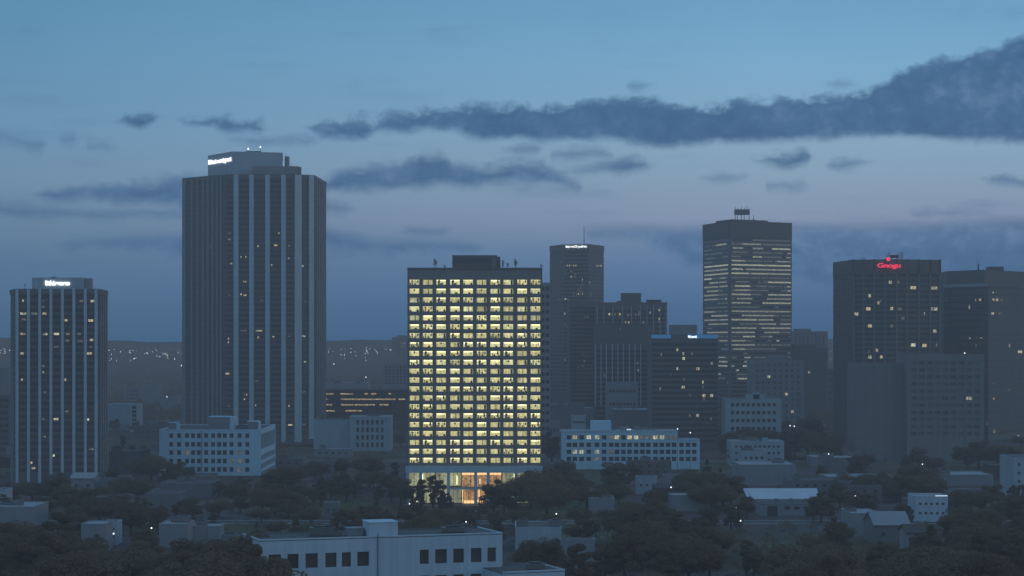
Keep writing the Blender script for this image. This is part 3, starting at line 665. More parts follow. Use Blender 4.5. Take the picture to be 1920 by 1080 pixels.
# ------------------------------------------------------------------ striped glass tower
def striped():
    Yc = 1700; pts = [pt(1319, Yc + 60), pt(1369, Yc), pt(1484, Yc + 30)]
    back = [pt(1484, Yc + 30), (X(1484, Yc + 30) - 12, Yc + 95), (X(1319, Yc + 60) + 4, Yc + 100)]
    zt = Z(414, Yc); root = thing('office_tower', 'glass tower striped by rows of lit offices, rooftop antenna frame', 'office building', X(1400, Yc), Yc + 30)
    b = MB(); b.prism(pts + back[1:], 0, zt - .6, dkstone, roof_m); b.build('wall', root)
    frs = [frame(pts[0], pts[1]), frame(pts[1], pts[2])]
    zb = Z(444, Yc)
    b = MB()
    for f in frs: b.fbox(f, 0, f[3], 0, .9, zb, zt - (.0 if f is frs[0] else .0), taupe)
    b.build('mechanical_band', root)
    b = MB(); zz = Z(412.5, Yc); q = [pt(1342, Yc + 34), pt(1372, Yc + 6), pt(1440, Yc + 26), pt(1437, Yc + 60)]; b.prism(q, zt - .6, zt + 1.8, taupe, roof_m); b.build('upper_roof', root)
    pitch = 7.92 * Yc / F; z0 = Z(370 + 305 / 3.857, Yc)
    for k in range(0, 45):
        z = z0 - k * pitch
        if z < 3: break
        for f in frs:
            b = MB(); b.fbox(f, .3, f[3] - .3, .02, .12, z - pitch * .30, z + pitch * .34, gl3); b.build('window_band', root)
    b = MB()
    for f in frs:
        for k in range(0, 45):
            z = z0 - k * pitch
            if z < 3: break
            b.fbox(f, .3, f[3] - .3, 0, .3, z + pitch * .34, z + pitch * .70, pale_d if k < 60 else taupe)
    b.fbox(frs[0], frs[0][3] - 3, frs[0][3], 0, .5, 0, zb, dkstone); b.fbox(frs[1], 0, 1.2, 0, .45, 0, zb, dkstone); b.fbox(frs[1], frs[1][3] - .8, frs[1][3], 0, .45, 0, zb, dkstone); b.fbox(frs[0], 0, .8, 0, .45, 0, zb, dkstone)
    b.build('spandrel', root)
    def strip(f, k, pa, pb, lv):
        z = z0 - k * pitch; u0, u1 = max(.8, upx(f, pa)), min(f[3] - .8, upx(f, pb))
        if u1 - u0 < .5: return
        m = lit_s if lv >= .75 else (lit_sm if lv >= .45 else lit_sd)
        b = MB(); u = u0
        while u < u1 - .3:
            b.fbox(f, u, min(u1, u + 1.45), .125, .15 + lv * .05, z - pitch * .15, z + pitch * .22, m); u += 1.6
        b.build('lit_window', root)
    R1 = {0: [(430, 700, .3)], 1: [(355, 490, .5), (500, 700, .25)], 2: [(285, 360, .5), (430, 500, .6), (570, 700, 1)], 3: [(285, 360, .2), (430, 570, .4), (680, 705, .5)], 4: [(430, 500, .8), (510, 640, .3), (670, 705, .5)], 5: [(275, 370, .6), (430, 500, .3), (605, 705, .7)],
          6: [(272, 705, 1)], 7: [(272, 360, .9), (375, 705, .7)], 8: [(272, 400, .9), (415, 705, .9)], 9: [(300, 410, .4), (545, 705, .3)], 10: [(300, 410, .4), (540, 705, .9)], 11: [(300, 410, .8), (480, 520, .3), (680, 705, .5)], 12: [(300, 410, .5), (415, 520, .2), (680, 705, .7)],
          13: [(275, 415, .8), (540, 705, .8)], 14: [(315, 420, .6), (530, 705, .7)], 15: [(275, 415, .6), (500, 705, .9)], 16: [(275, 460, .4)], 17: [(275, 705, .7)], 18: [(350, 580, .6), (635, 705, .4)], 19: [(275, 460, .9), (470, 580, .5), (635, 705, .3)], 20: [(475, 600, .7), (635, 705, .6)],
          21: [(275, 455, .6), (495, 705, .5)], 22: [(275, 445, .6), (510, 620, .6), (635, 705, .3)], 23: [(360, 445, .9), (545, 570, .7)], 24: [(275, 380, .6), (600, 620, .5)], 25: [(275, 450, .7)], 26: [(293, 376, .6), (442, 600, .3)], 28: [(368, 414, .6), (433, 535, .3)], 29: [(368, 414, .5)], 30: [(275, 298, .5), (358, 414, .8)], 31: [(307, 330, .9)], 32: [(312, 414, .3)], 33: [(325, 414, .8)]}
    R0 = {1: [(165, 240, .6)], 4: [(90, 160, .2)], 6: [(80, 255, .9)], 7: [(80, 250, .6)], 8: [(80, 255, .9)], 9: [(80, 135, .8), (200, 235, .6)], 10: [(115, 180, .6), (190, 240, .6)], 11: [(80, 180, .6), (190, 250, .7)], 12: [(100, 180, .7)], 13: [(80, 180, .6), (200, 250, .4)], 14: [(80, 180, .5), (232, 242, 1)], 15: [(175, 250, .4)], 16: [(80, 250, .2)], 17: [(80, 160, .5)], 18: [(130, 250, .5)], 19: [(80, 170, .5), (190, 250, .5)], 20: [(110, 250, .5)], 22: [(100, 250, .5)], 24: [(190, 250, .5)], 26: [(200, 255, .4)], 28: [(182, 228, .6)], 29: [(187, 250, .6)], 30: [(182, 247, .8)], 32: [(182, 200, .5)]}
    rj = random.Random(12)
    for k in range(1, 36):
        for i, (a, c) in enumerate(((80, 252), (275, 705))):
            u = a
            while u < c:
                w = rj.uniform(15, 90)
                if rj.random() < (.55 if k < 26 else .3): strip(frs[i], k, 1300 + u / 3.857, 1300 + min(c, u + w) / 3.857, .2)
                u += w + rj.uniform(2, 20)
    for k, v in R1.items():
        for a, c, lv in v: strip(frs[1], k, 1300 + a / 3.857, 1300 + c / 3.857, lv)
    for k, v in R0.items():
        for a, c, lv in v: strip(frs[0], k, 1300 + a / 3.857, 1300 + c / 3.857, lv)
    # antenna frame on the roof
    b = MB(); ya = Yc + 30
    b.box(X(1378.5, ya), X(1406, ya), ya, ya + 8, Z(402, ya), Z(392.5, ya), pale_d)
    for px in (1379, 1383, 1390.5, 1395.5, 1405): b.box(X(px, ya) - .25, X(px, ya) + .25, ya + 1, ya + 1.5, zt + 1, Z(402, ya), dkmetal)
    for i, px in enumerate((1379.5, 1385, 1391, 1397, 1401, 1405.5)): b.tube((X(px, ya), ya + 3, Z(392.5, ya)), (X(px, ya), ya + 3, Z(386 + (i % 2) * 2.5, ya)), .25, .15, dkmetal)
    b.tube((X(1413, ya), ya, zt), (X(1413, ya), ya, Z(404, ya)), .4, .2, dkmetal); b.box(X(1410, ya), X(1415, ya), ya - 1, ya + 1, zt, Z(412, ya), dkmetal)
    b.build('antenna_frame', root)
    tower_foot(pts + back, 'striped glass tower', root)
striped()

# ------------------------------------------------------------------ far dark tower with white sign
def dark_tower():
    Yc = 2000; pts = [pt(1031, Yc + 40), pt(1058, Yc + 8), pt(1103, Yc), pt(1132, Yc + 40)]
    zt = Z(457.5, Yc); root = thing('office_tower', 'distant dark tower with a white sign and a mast on top', 'office building', X(1082, Yc), Yc + 20)
    bk = [(pts[3][0] - 8, Yc + 110), (pts[0][0] + 4, Yc + 110)]
    b = MB(); b.prism(pts + bk, 0, zt - .5, dkstone, roof_m); b.build('wall', root); frs = []
    for i in range(3):
        f = frame(pts[i], pts[i + 1]); frs.append((f, (1031, 1058, 1103)[i], (1058, 1103, 1132)[i]))
        b = MB(); z = 6
        while z < zt - 9: b.fbox(f, .1, f[3] - .1, .02, .12, z, z + 2.1, gl); z += 4.0
        b.build('glazing', root)
        b = MB(); b.fbox(f, 0, f[3], 0, .5, zt - 6, zt, dkstone); b.build('parapet', root)
    b = MB(); b.tube((X(1096.5, Yc), Yc + 20, zt - .5), (X(1096.5, Yc), Yc + 20, Z(421, Yc)), .45, .2, dkmetal); b.build('mast', root)
    text(root, 'fatneouCi yoaleng', X(1080.5, Yc), Yc + 2.4, Z(464, Yc + 2), 3.2, sign_w, width=41 * Yc / F, rotz=math.atan2(-8, 30), bold=.045)
    L = [(235, 413, 10, 'dim'), (535, 442, 10), (552, 442, 9), (570, 442, 14), (268, 490, 10, 'dim'), (320, 490, 20, 'dim'), (268, 515, 10, 'dim'), (355, 515, 18, 'dim'), (320, 535, 18), (352, 535, 22, 'dim'), (415, 560, 10), (475, 583, 10), (395, 632, 24, 'dim'), (340, 680, 8, 'dim'), (485, 680, 10, 'dim'), (270, 723, 18), (293, 726, 10), (225, 728, 12, 'dim'), (265, 845, 16), (268, 940, 14, 'dim'), (415, 585, 8, 'dim')]
    L += [(270 + 18 * i, 440, 11, 'lit' if i % 3 else 'dim') for i in range(6)] + [(370 + 18 * i, 608, 9, 'dim') for i in range(4)] + [(370 + 16 * i, 655, 9, 'dim') for i in range(4)] + [(365 + 16 * i, 680, 9, 'lit' if i % 2 else 'dim') for i in range(5)]
    L += [(235, 1245 - 20, 10, 'dim'), (268, 1235, 16, 'dim')]
    lits(root, frs, L, 1000, 400, 4.5, hh=2.0)
    tower_foot(pts + bk, 'dark tower with white sign', root)
dark_tower()

# ------------------------------------------------------------------ ribbed blocks in the middle
def ribbed(x0, x1, yt, Y, D, ribs, rw, label, wm, rm, storey=3.6, litl=None, lo=None, z_r0=0, z_r1=None, pent=(), units=0, gm=gl, topband=2.5, name='office_building', depth=.5):
    root, fr, zt = block(x0, x1, yt, Y, D, wm, name, label, 'office building', pent=pent, units=units)
    b = MB(); z = 4
    while z < zt - topband - storey: b.fbox(fr, .3, fr[3] - .3, .01, .12, z, z + storey * .55, gm); z += storey
    b.build('glazing', root)
    for p in ribs:
        b = MB(); u = upx(fr, p); w = rw * Y / F / 2; b.fbox(fr, max(0, u - w), min(fr[3], u + w), .13, depth + .13, z_r0, (z_r1 if z_r1 else zt - topband), rm); b.build('pilaster', root)
    if litl: lits(root, [(fr, x0, x1)], litl, *lo, off=.2, hh=2.0)
    return root, fr, zt
ribbed(1066, 1119, 564, 1650, 30, [1068, 1117], 2.5, 'plain dark block in front of the mast-topped tower', dkstone, pale_d, litl=[(435, 245, 10, 'dim'), (460, 245, 14, 'dim'), (430, 618, 18, 'dim'), (380, 668, 12, 'dim'), (415, 658, 12, 'dim'), (420, 560, 12, 'dim')], lo=(1000, 540, 4.5), units=3)
ribbed(1119, 1251, 567, 1600, 30, [1120, 1132, 1149, 1167, 1184, 1201, 1213, 1225, 1238, 1249], 1.6, 'ribbed grey block with dark rooftop box, right of the dark block', taupe, white2,
       litl=[(640, 222, 18), (665, 224, 10, 'dim'), (690, 222, 12, 'dim'), (728, 222, 18), (752, 224, 10, 'dim'), (800, 228, 14, 'dim'), (825, 225, 9, 'dim'), (865, 228, 10, 'dim'), (890, 225, 20, 'dim'), (890, 200, 16, 'dim'), (985, 208, 10), (1065, 185, 22), (1065, 260, 22), (1065, 285, 22, 'dim'), (780, 288, 16), (805, 290, 16), (930, 290, 26, 'dim')], lo=(1000, 540, 4.5),
       pent=[(1165, 1202, 549.5, 10, taupe), (1213, 1240, 562, 8, dkmetal)], units=2)
ribbed(1116, 1222, 608, 1450, 26, [1116.8 + 0 * 1, 1126.8, 1137, 1148, 1158.5, 1169, 1180, 1190.5, 1201.5], 1.5, 'slate block with thin white vertical fins below centre', taupe, blueroof, topband=14.5, z_r0=22,
       litl=[(735, 350, 14, 'dim'), (880, 635, 18, 'dim'), (885, 695, 20, 'dim'), (600, 738, 16, 'dim')], lo=(1000, 540, 4.5), depth=.7)
# dark block with blue lit fascia
rH, frH, zH = block(1222, 1346, 627, 1250, 40, dkstone, 'office_building', 'very dark block with blue lit fascia along its roof edge', 'office building', pent=[(1257, 1307, 609, 12, pale)])
b = MB(); z = 4
while z < zH - 6: b.fbox(frH, .3, frH[3] - .3, .01, .12, z, z + 1.9, gl2); z += 3.5
b.build('glazing', rH)
for p0, p1 in ((1222, 1258), (1290, 1346)):
    b = MB(); b.fbox(frH, upx(frH, p0) - .3, min(frH[3] + .3, upx(frH, p1)), .4, .8, zH - 2.6, zH - .2, sign_b); b.build('lit_fascia', rH)
text(rH, 'Rhenti', X(1298, 1250), 1250 - 1.1, zH - 2.2, 2.2, sign_w, width=16 * 1250 / F, depth=.1)
lits(rH, [(frH, 1222, 1346)], [(1215, 520, 18), (1265, 555, 18), (1268, 595, 28), (1340, 552, 18, 'dim'), (1215, 680, 18), (1380, 680, 12), (1395, 682, 10), (1505, 635, 26, 'dim'), (1270, 770, 18, 'dim'), (1430, 795, 16), (1430, 838, 12, 'dim'), (1258, 838, 10), (1273, 838, 10), (1320, 905, 12, 'dim'), (1440, 908, 30), (1505, 908, 32), (1440, 940, 20, 'dim'), (1080, 560, 16, 'dim'), (1070, 850, 16, 'dim'), (1160, 730, 16, 'dim')], 1000, 540, 4.5, off=.2, hh=2.0)
lits(rH, [(frH, 1222, 1346)], [(1385, 355, 26), (1320, 360, 20, 'dim'), (1500, 385, 20, 'dim')], 1000, 700, 4.5, off=.2, hh=2.0)

# ------------------------------------------------------------------ right block with horizontal bands
def banded():
    Yc = 1350; pts = [pt(1770, Yc + 34), pt(1853, Yc), pt(1965, Yc + 70)]; bk = [(pts[2][0], Yc + 130), (pts[0][0], Yc + 130)]
    zt = Z(531, Yc); root = thing('office_tower', 'broad banded office block with dark rooftop storey at right edge', 'office building', X(1860, Yc), Yc + 40)
    b = MB(); b.prism(pts + bk, 0, zt - .5, pale_d, roof_m); b.build('wall', root)
    frs = [(frame(pts[0], pts[1]), 1770, 1853), (frame(pts[1], pts[2]), 1853, 1965)]
    for f, _, _ in frs:
        i = 0; z = zt - 2.2
        while z > 6:
            b = MB(); b.fbox(f, .8, f[3] - .8, .01, .10, z - 1.8 - 1.3, z - 1.2, gl2); b.build('window_band', root)
            z -= 4.6
        b = MB(); b.fbox(f, 0, f[3], 0, .5, zt - 2.2, zt, white2 if f is frs[0][0] else pale_d); b.build('parapet', root)  # left face paler than right: the fall of light put into the colour
        b = MB(); z = zt - 6.0
        while z > 4: b.fbox(f, .05, f[3] - .05, .0, .35, z, z + 2.0, pale_d); z -= 4.6
        b.build('spandrel', root)
    b = MB(); q = [pt(1776, Yc + 36), pt(1845, Yc + 6), pt(1960, Yc + 74), (pts[2][0] - 4, Yc + 110), (pts[0][0] + 6, Yc + 110)]
    b.prism(q, zt - .5, Z(505, Yc), dkstone, roof_m); b.box(X(1855, Yc + 40), X(1882, Yc + 40), Yc + 40, Yc + 50, Z(505, Yc), Z(500, Yc + 40), dkstone); b.build('mechanical_storey', root)
    b = MB(); b.tube((X(1844, Yc), Yc + 14, Z(505, Yc)), (X(1844, Yc), Yc + 14, Z(493, Yc)), .5, .4, dkmetal); b.tube((X(1843, Yc), Yc + 16, Z(505, Yc)), (X(1842, Yc), Yc + 16, Z(484, Yc)), .15, .08, dkmetal); b.build('antenna', root)
    lits(root, frs, [(1158, 345, 9, 'lit', 28), (1180, 348, 9, 'dim', 22), (845, 408, 8, 'dim', 26), (1042, 402, 9, 'lit', 26), (1073, 402, 18, 'lit', 22), (1160, 400, 14, 'lit', 22), (1185, 404, 20, 'lit', 18), (1215, 405, 14, 'dim', 20), (1000, 455, 10, 'lit', 34), (1155, 495, 20, 'lit', 16), (1205, 495, 26, 'dim', 18), (1003, 655, 16, 'lit', 26), (1045, 655, 22, 'dim', 22), (1080, 655, 20, 'lit', 18), (1045, 708, 12, 'dim', 30), (970, 765, 12, 'lit', 12), (1268, 710, 12, 'lit', 28), (1340, 755, 34, 'lit', 18), (1265, 1015, 14, 'dim', 18), (1155, 965, 20, 'dim', 20)], 1540, 450, 3.6, off=.2)
    lits(root, frs, [(645, 268, 8, 'lit', 20), (717, 225, 10, 'dim', 14), (617, 375, 12, 'dim', 20), (647, 413, 14, 'dim', 20), (757, 443, 12, 'lit', 22)], 1600, 640, 2.453, off=.2)
    tower_foot(pts + bk, 'banded block at the right edge', root)
banded()

# ------------------------------------------------------------------ white office block with side windows (left)
def white_block():
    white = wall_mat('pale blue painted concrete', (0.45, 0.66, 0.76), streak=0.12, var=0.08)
    Y = 1000.; a, c = X(299, Y), X(487, Y); D = 62; zt = Z(805, Y)
    root = thing('office_building', 'white six storey office block with a grid of dark square windows', 'office building', (a + c) / 2, Y)
    fr = ((a, Y), (1, 0), (0, -1), c - a); frs = frame((c, Y), (c, Y + D)); sx = 4.908
    cols = [(upx(fr, 280 + (p - 18) / sx), upx(fr, 280 + (p + 18) / sx)) for p in (202, 275, 348, 403, 457, 523, 588, 643, 695, 757, 832, 902)]
    rows = [(Z(740 + (q + 21) / sx, Y), Z(740 + (q - 21) / sx, Y)) for q in (377, 457, 532, 610, 688, 766)]
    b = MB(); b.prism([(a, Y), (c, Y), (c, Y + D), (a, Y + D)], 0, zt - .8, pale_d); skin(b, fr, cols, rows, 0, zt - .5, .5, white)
    side_rows = [(zt - 10.6, zt - 2.6)] + [(zt - 10.6 - 4.4 * k - 1.4, zt - 10.6 - 4.4 * k + 1.5) for k in (1, 2, 3, 4)]
    scol = [(2.5 + i * 8.4, 8.6 + i * 8.4) for i in range(7)]
    skin(b, frs, scol, side_rows, 0, zt - .5, .5, white); b.build('wall', root)
    b = MB(); b.box(a, c, Y, Y + D, zt - .799, zt - .6, roof_m)
    for q in ((a - .1, c + .6, Y - .6, Y + .2), (a - .1, c + .6, Y + D - .3, Y + D + .1), (a - .1, a + .3, Y + .2, Y + D - .3), (c + .1, c + .6, Y + .2, Y + D - .3)): b.box(*q, zt - .499, zt, white)
    b.build('roof', root)
    for j, (z0, z1) in enumerate(rows):
        for i, (u0, u1) in enumerate(cols):
            k = 'dim' if (i, j) in ((2, 2), (10, 3), (10, 2), (10, 4), (9, 3)) else 'dark'
            win(root, fr, (u0 + u1) / 2, .05, (z0 + z1) / 2, u1 - u0, z1 - z0, k, sub=True)
    for (z0, z1) in side_rows:
        for (u0, u1) in scol: win(root, frs, (u0 + u1) / 2, .05, (z0 + z1) / 2, u1 - u0, z1 - z0, 'dark')
    for p0, p1, py, sw, dd in ((316, 329, 792, 6, 5), (391, 429, 781, 11, 10), (464, 482, 789.5, 5, 6)):
        yo = Y + 3; b = MB(); b.box(X(p0, yo), X(p1, yo), yo, yo + dd, zt - .59, Z(py, yo) - .4, pale); b.box(X(p0, yo) - .15, X(p1, yo) + .15, yo - .15, yo + dd + .15, Z(py, yo) - .399, Z(py, yo), white); b.box(X(p1, yo) + .16, X(p1 + sw * .9, yo), yo + 1, yo + dd, zt - .59, Z(py + 1, yo), white)
        b.build('penthouse', root)
    b = MB(); b.box(X(378.5, Y) - .15, X(378.5, Y) + .15, Y - .75, Y - .501, 0, zt - .5, pale); b.build('drain_pipe', root)
    roof_kit(root, X(440, Y), Y + 8, 25, 6, zt - .6, n=3, seed=5)
    FOOT.append((a - 4, c + 4, Y - 8, Y + D)); LAND.append((400, Y, 'white grid office block', root))
white_block()

# ------------------------------------------------------------------ long low white block
def long_block():
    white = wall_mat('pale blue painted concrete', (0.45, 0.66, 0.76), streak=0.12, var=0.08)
    Y = 1050.; a, c, e = X(1052, Y), X(1271, Y), X(1312, Y); zt = Z(808, Y); zw = Z(824, Y); D = 22; s = 4.5
    root = thing('office_building', 'long low white block with a row of lit top floor windows', 'office building', (a + e) / 2, Y)
    fr = ((a, Y), (1, 0), (0, -1), c - a); fw = ((c, Y), (1, 0), (0, -1), e - c)
    cp = (300, 350, 407, 467, 537, 597, 657, 705, 760, 812, 867, 920, 970, 1030, 1085, 1137, 1187)
    cols = [(upx(fr, 1000 + (p - 19) / s), upx(fr, 1000 + (p + 19) / s)) for p in cp]
    rows = [(Z(700 + (q + 18) / s, Y), Z(700 + (q - 18) / s, Y)) for q in (540, 603, 662, 722)]
    wc = [(upx(fw, 1000 + (p - 19) / s), upx(fw, 1000 + (p + 19) / s)) for p in (1250, 1305, 1357)]
    b = MB(); b.prism([(a, Y), (c, Y), (c, Y + D), (a, Y + D)], 0, zt - .8, pale_d); b.prism([(c + .01, Y), (e, Y), (e, Y + D * .8), (c + .01, Y + D * .8)], 0, zw - .8, pale_d)
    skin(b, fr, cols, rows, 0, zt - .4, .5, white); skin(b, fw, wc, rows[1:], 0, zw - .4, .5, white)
    for u in [0] + [(cols[i][1] + cols[i + 1][0]) / 2 for i in range(3, 16, 2)]: b.fbox(fr, max(0, u - .3), u + .3, .51, .8, 0, zt - 3, white)
    b.build('wall', root)
    b = MB(); b.box(a - .2, c + .1, Y - .8, Y + D + .2, zt - .399, zt, white, roof_p); b.box(c + .11, e + .2, Y - .7, Y + D * .8 + .2, zw - .399, zw, white, roof_p); b.build('roof', root)
    litp = {(1, 0), (3, 0), (4, 0), (6, 0), (7, 0), (9, 0), (10, 0), (11, 0), (12, 0), (13, 0), (14, 0), (15, 0), (16, 0), (1, 2), (2, 2), (4, 2), (6, 2), (4, 3)}
    dimp = {(6, 0), (11, 0), (12, 0), (15, 0), (6, 2), (4, 3), (16, 0)}
    for j, (z0, z1) in enumerate(rows):
        for i, (u0, u1) in enumerate(cols): win(root, fr, (u0 + u1) / 2, .05, (z0 + z1) / 2, u1 - u0, z1 - z0, 'lit' if (i, j) in litp and (i, j) not in dimp else ('dim' if (i, j) in litp else 'dark'), sub=True)
        if j:
            for (u0, u1) in wc: win(root, fw, (u0 + u1) / 2, .05, (z0 + z1) / 2, u1 - u0, z1 - z0, 'dark')
    yo = Y + 6; b = MB(); b.box(X(1108, yo), X(1146, yo), yo, yo + 9, zt + .001, Z(789.5, yo), white); b.build('penthouse', root)
    roof_kit(root, X(1200, Y), Y + 10, 40, 10, zt, m=pale, n=5, seed=9)
    b = MB(); b.box(X(1176, Y), X(1184, Y), Y + 3, Y + 4, zt + .3, zt + .9, glow_mat('roof hatch light', (.7, .85, 1.), 1.0)); b.box(X(1177, Y), X(1183, Y), Y + 3.2, Y + 3.8, zt, zt + .3, dkmetal); b.build('roof_lamp', root)
    FOOT.append((a - 4, e + 4, Y - 8, Y + D)); LAND.append((1180, Y, 'long low white block', root))
long_block()

# ------------------------------------------------------------------ flat roofed building in the foreground
def front_building():
    P0, P1, P2 = pt(487, 470), pt(942, 488), pt(455, 485.7)
    vx, vy = P2[0] - P0[0], P2[1] - P0[1]; P3 = (P1[0] + vx, P1[1] + vy)
    zt = Z(1012, 470); root = thing('warehouse_building', 'white flat roofed building in the foreground with large square windows', 'building', P0[0] + 30, P0[1] + 8)
    fr = frame(P0, P1); fl = frame(P2, P0)
    cp = ((504, 527), (539, 560), (573, 596), (610, 631), (641, 658), (670, 692), (787, 804), (816, 838), (850, 870), (883, 903), (914, 930))
    cols = [(upx(fr, p), upx(fr, q)) for p, q in cp]
    Ym = Yat(fr, 680); rows = [(Z(1061.5, Ym), Z(1034.5, Ym)), (Z(1061.5, Ym) - 6.5, Z(1034.5, Ym) - 6.5)]
    ins = lambda p, k: (p[0] - fr[2][0] * k, p[1] - fr[2][1] * k)
    b = MB(); b.prism([ins(P0, .9), ins(P1, .9), P3, P2], 0, zt - .8, pale_d)
    skin(b, fr, cols, rows, 0, zt - .5, .9, white, w0=-.9); skin(b, fl, [], [], 0, zt - .5, .3, white, w0=-.3)
    frt = frame(P1, P3); skin(b, frt, [], [], 0, zt - .5, .3, white, w0=-.3); b.build('wall', root)
    b = MB(); b.prism([P0, P1, P3, P2], zt - .499, zt - .35, roof_m)
    b.fbox(fr, -.05, fr[3] + .05, -.45, .08, zt - .3, zt + .02, white); b.fbox(fl, 0, fl[3] - .5, -.4, .05, zt - .34, zt, white); b.fbox(frt, .5, frt[3], -.4, .05, zt - .34, zt, white)
    fb = frame(P3, P2); b.fbox(fb, .45, fb[3] - .45, -.4, .0, zt - .34, zt - .02, dkstone); b.build('roof', root)
    for (u0, u1) in cols:
        for z0, z1 in rows:
            o = win(root, fr, (u0 + u1) / 2, -.55, (z0 + z1) / 2, u1 - u0, z1 - z0, 'dark', sub=True)
    # stair head
    def rb(p0, p1, w0, w1, za, zb, m, nm):
        b = MB(); b.fbox(fr, upx(fr, p0), upx(fr, p1), w1, w0, za, zb, m); b.fbox(fr, upx(fr, p0) - .12, upx(fr, p1) + .12, w1 - .12, w0 + .12, zb, zb + .2, m); b.build(nm, root)
    Yp = Yat(fr, 720); rb(693, 747, -.6, -8, zt - .3, Z(980.5, Yp), white, 'penthouse'); rb(660, 690, -5, -9, zt - .3, zt + 1.5, pale, 'roof_unit')
    b = MB(); u = upx(fr, 708.5); b.fbox(fr, u - .08, u + .08, .02, .18, 0, zt + .9, dkmetal); b.build('drain_pipe', root)
    roof_kit(root, P0[0] + 22, P0[1] + 14, 24, 5, zt - .35, m=taupe, n=4, seed=4); roof_kit(root, P0[0] + 50, P0[1] + 23, 10, 4, zt - .35, m=taupe, n=2, seed=8)
    FOOT.append((P0[0] - 10, P1[0] + 4, 440, 512)); LAND.append((720, 478, 'white foreground building', root))
    # lower annex
    A0, A1 = pt(942.6, 474), pt(1059, 480); A2 = (A1[0] + vx, A1[1] + vy); A3 = (A0[0] + vx, A0[1] + vy); za = Z(1067, 480)
    root = thing('annex_building', 'low dark roofed annex beside the white foreground building', 'building', A0[0] + 8, A0[1] + 6)
    fa = frame(A0, A1); b = MB(); b.prism([A0, A1, A2, A3], 0, za - .6, white); b.build('wall', root)
    b = MB(); b.prism([A0, A1, A2, A3], za - .599, za - .4, roof_m); b.fbox(fa, -.0, fa[3] + .05, -.35, .06, za - .399, za, white)
    f2 = frame(A1, A2); b.fbox(f2, .4, f2[3], -.35, .05, za - .399, za - .02, white); f3 = frame(A2, A3); b.fbox(f3, .4, f3[3], -.35, .0, za - .399, za - .02, pale_d); b.build('roof', root)
    roof_kit(root, A0[0] + 6, A0[1] + 9, 8, 5, za - .4, m=taupe, n=2, seed=2)
front_building()

# ------------------------------------------------------------------ other named blocks
OB = 'office_building'
block(1005, 1031, 530, 1150, 20, pale, OB, 'narrow grey block peeping out behind the yellow lit office block', 'office building', cols=3, rows=22, ww=2.2, wh=2.2, margin=.02)
# wide concrete block in front of the red sign tower
rP, fP, zP = block(1603, 1700, 681, 1130, 26, pale_p, OB, 'plain windowless concrete block below the red sign tower', 'office building')
for p in (1606, 1622, 1640, 1660, 1676, 1698):
    b = MB(); u = upx(fP, p); b.fbox(fP, max(0, u - .4), min(fP[3], u + .4), .0, .3, 0, zP - .5, pale_p); b.build('pilaster', rP)
block(1700.5, 1845, 664, 1120, 28, pale_p, 'apartment_block', 'broad grey apartment block with small dark windows on the right', 'apartment block', cols=9, rows=11, ww=3.4, wh=2.0, margin=.04, rowpad=(3, 14), lit={(7, 5)}, gk='faint')
block(1484, 1552, 621, 2100, 30, pale, OB, 'pale distant block right of the striped glass tower', 'office building', cols=8, rows=8, ww=3, wh=3.4, pent=[(1491, 1520, 616.5)], rowpad=(2, 60), gk='faint')
block(1482, 1552, 652, 1750, 30, taupe, 'apartment_block', 'brown stepped apartment block behind the pale slab', 'apartment block', cols=7, rows=13, ww=1.8, wh=2, pent=[(1488, 1530, 645.5, 14)], lit={(3, 4)}, gk='faint')
block(1408, 1508, 676, 1550, 26, pale, 'apartment_block', 'pale slab of flats with rooftop box, lower right of striped tower', 'apartment block', cols=8, rows=11, ww=2.2, wh=2.2, pent=[(1440, 1478, 666.5, 12)], lit={(5, 5), (2, 2), (6, 8)}, gk='faint')
block(1549, 1606, 692, 1650, 24, pale_d, OB, 'dull grey block between the brown flats and the fluted tower', 'office building', cols=6, rows=8, ww=2, wh=2)
block(1360, 1465, 748, 1230, 24, white2, OB, 'pale five storey block with rooftop box, below the striped tower', 'office building', cols=9, rows=6, ww=2.2, wh=2.2, pent=[(1400, 1433, 739, 8), (1412, 1424, 735, 5)], margin=.08)
# parking structure with lit decks
rU, fU, zU = block(606, 763, 731, 1560, 36, brick, 'parking_garage', 'dark parking garage with lit decks between the tallest tower and lit block', 'parking garage')
s = 4.153
for q, iv in ((575, ((80, 145), (200, 300), (390, 415), (440, 480), (575, 595))), (617, ((90, 105), (205, 330), (335, 520), (522, 630), (655, 705))), (660, ((85, 140), (205, 300), (310, 470), (505, 575))), (707, ((85, 155), (240, 330), (340, 370)))):
    z = Z(600 + q / s, 1560); b = MB(); b.fbox(fU, .3, fU[3] - .3, .01, .1, z - .75, z + .75, gl2); b.build('window_band', rU)
    for a_, c_ in iv:
        b = MB(); u, u1 = upx(fU, 590 + a_ / s), upx(fU, 590 + c_ / s)
        while u < u1 - .2: b.fbox(fU, u, min(u1, u + 2.6), .11, .15, z - .55, z + .55, lit_park); u += 2.9
        b.build('lit_deck', rU)
block(611, 690, 718, 1900, 40, roof_p, 'low_building', 'pale flat roofed hall behind the parking garage', 'building', units=4, top=roof_p)
block(718, 765, 683, 2300, 30, pale, OB, 'pale windowed block behind the parking garage, beside the lit block', 'office building', cols=6, rows=6, ww=3, wh=2.5, rowpad=(1.5, 18))
block(744, 762, 629, 4200, 30, pale_d, OB, 'far slab on the horizon left of the lit block', 'office building', cols=3, rows=5, ww=3, wh=4, lit={(1, 1), (2, 1), (1, 2), (2, 2)}, rowpad=(6, 40))
block(735, 745, 632, 4400, 30, pale_d, OB, 'dull far tower just left of the horizon slab', 'office building', cols=2, rows=4, ww=3, wh=3)
block(588, 655, 787, 1230, 20, white2, OB, 'windowless pale block at the right foot of the tallest tower', 'building', units=2)
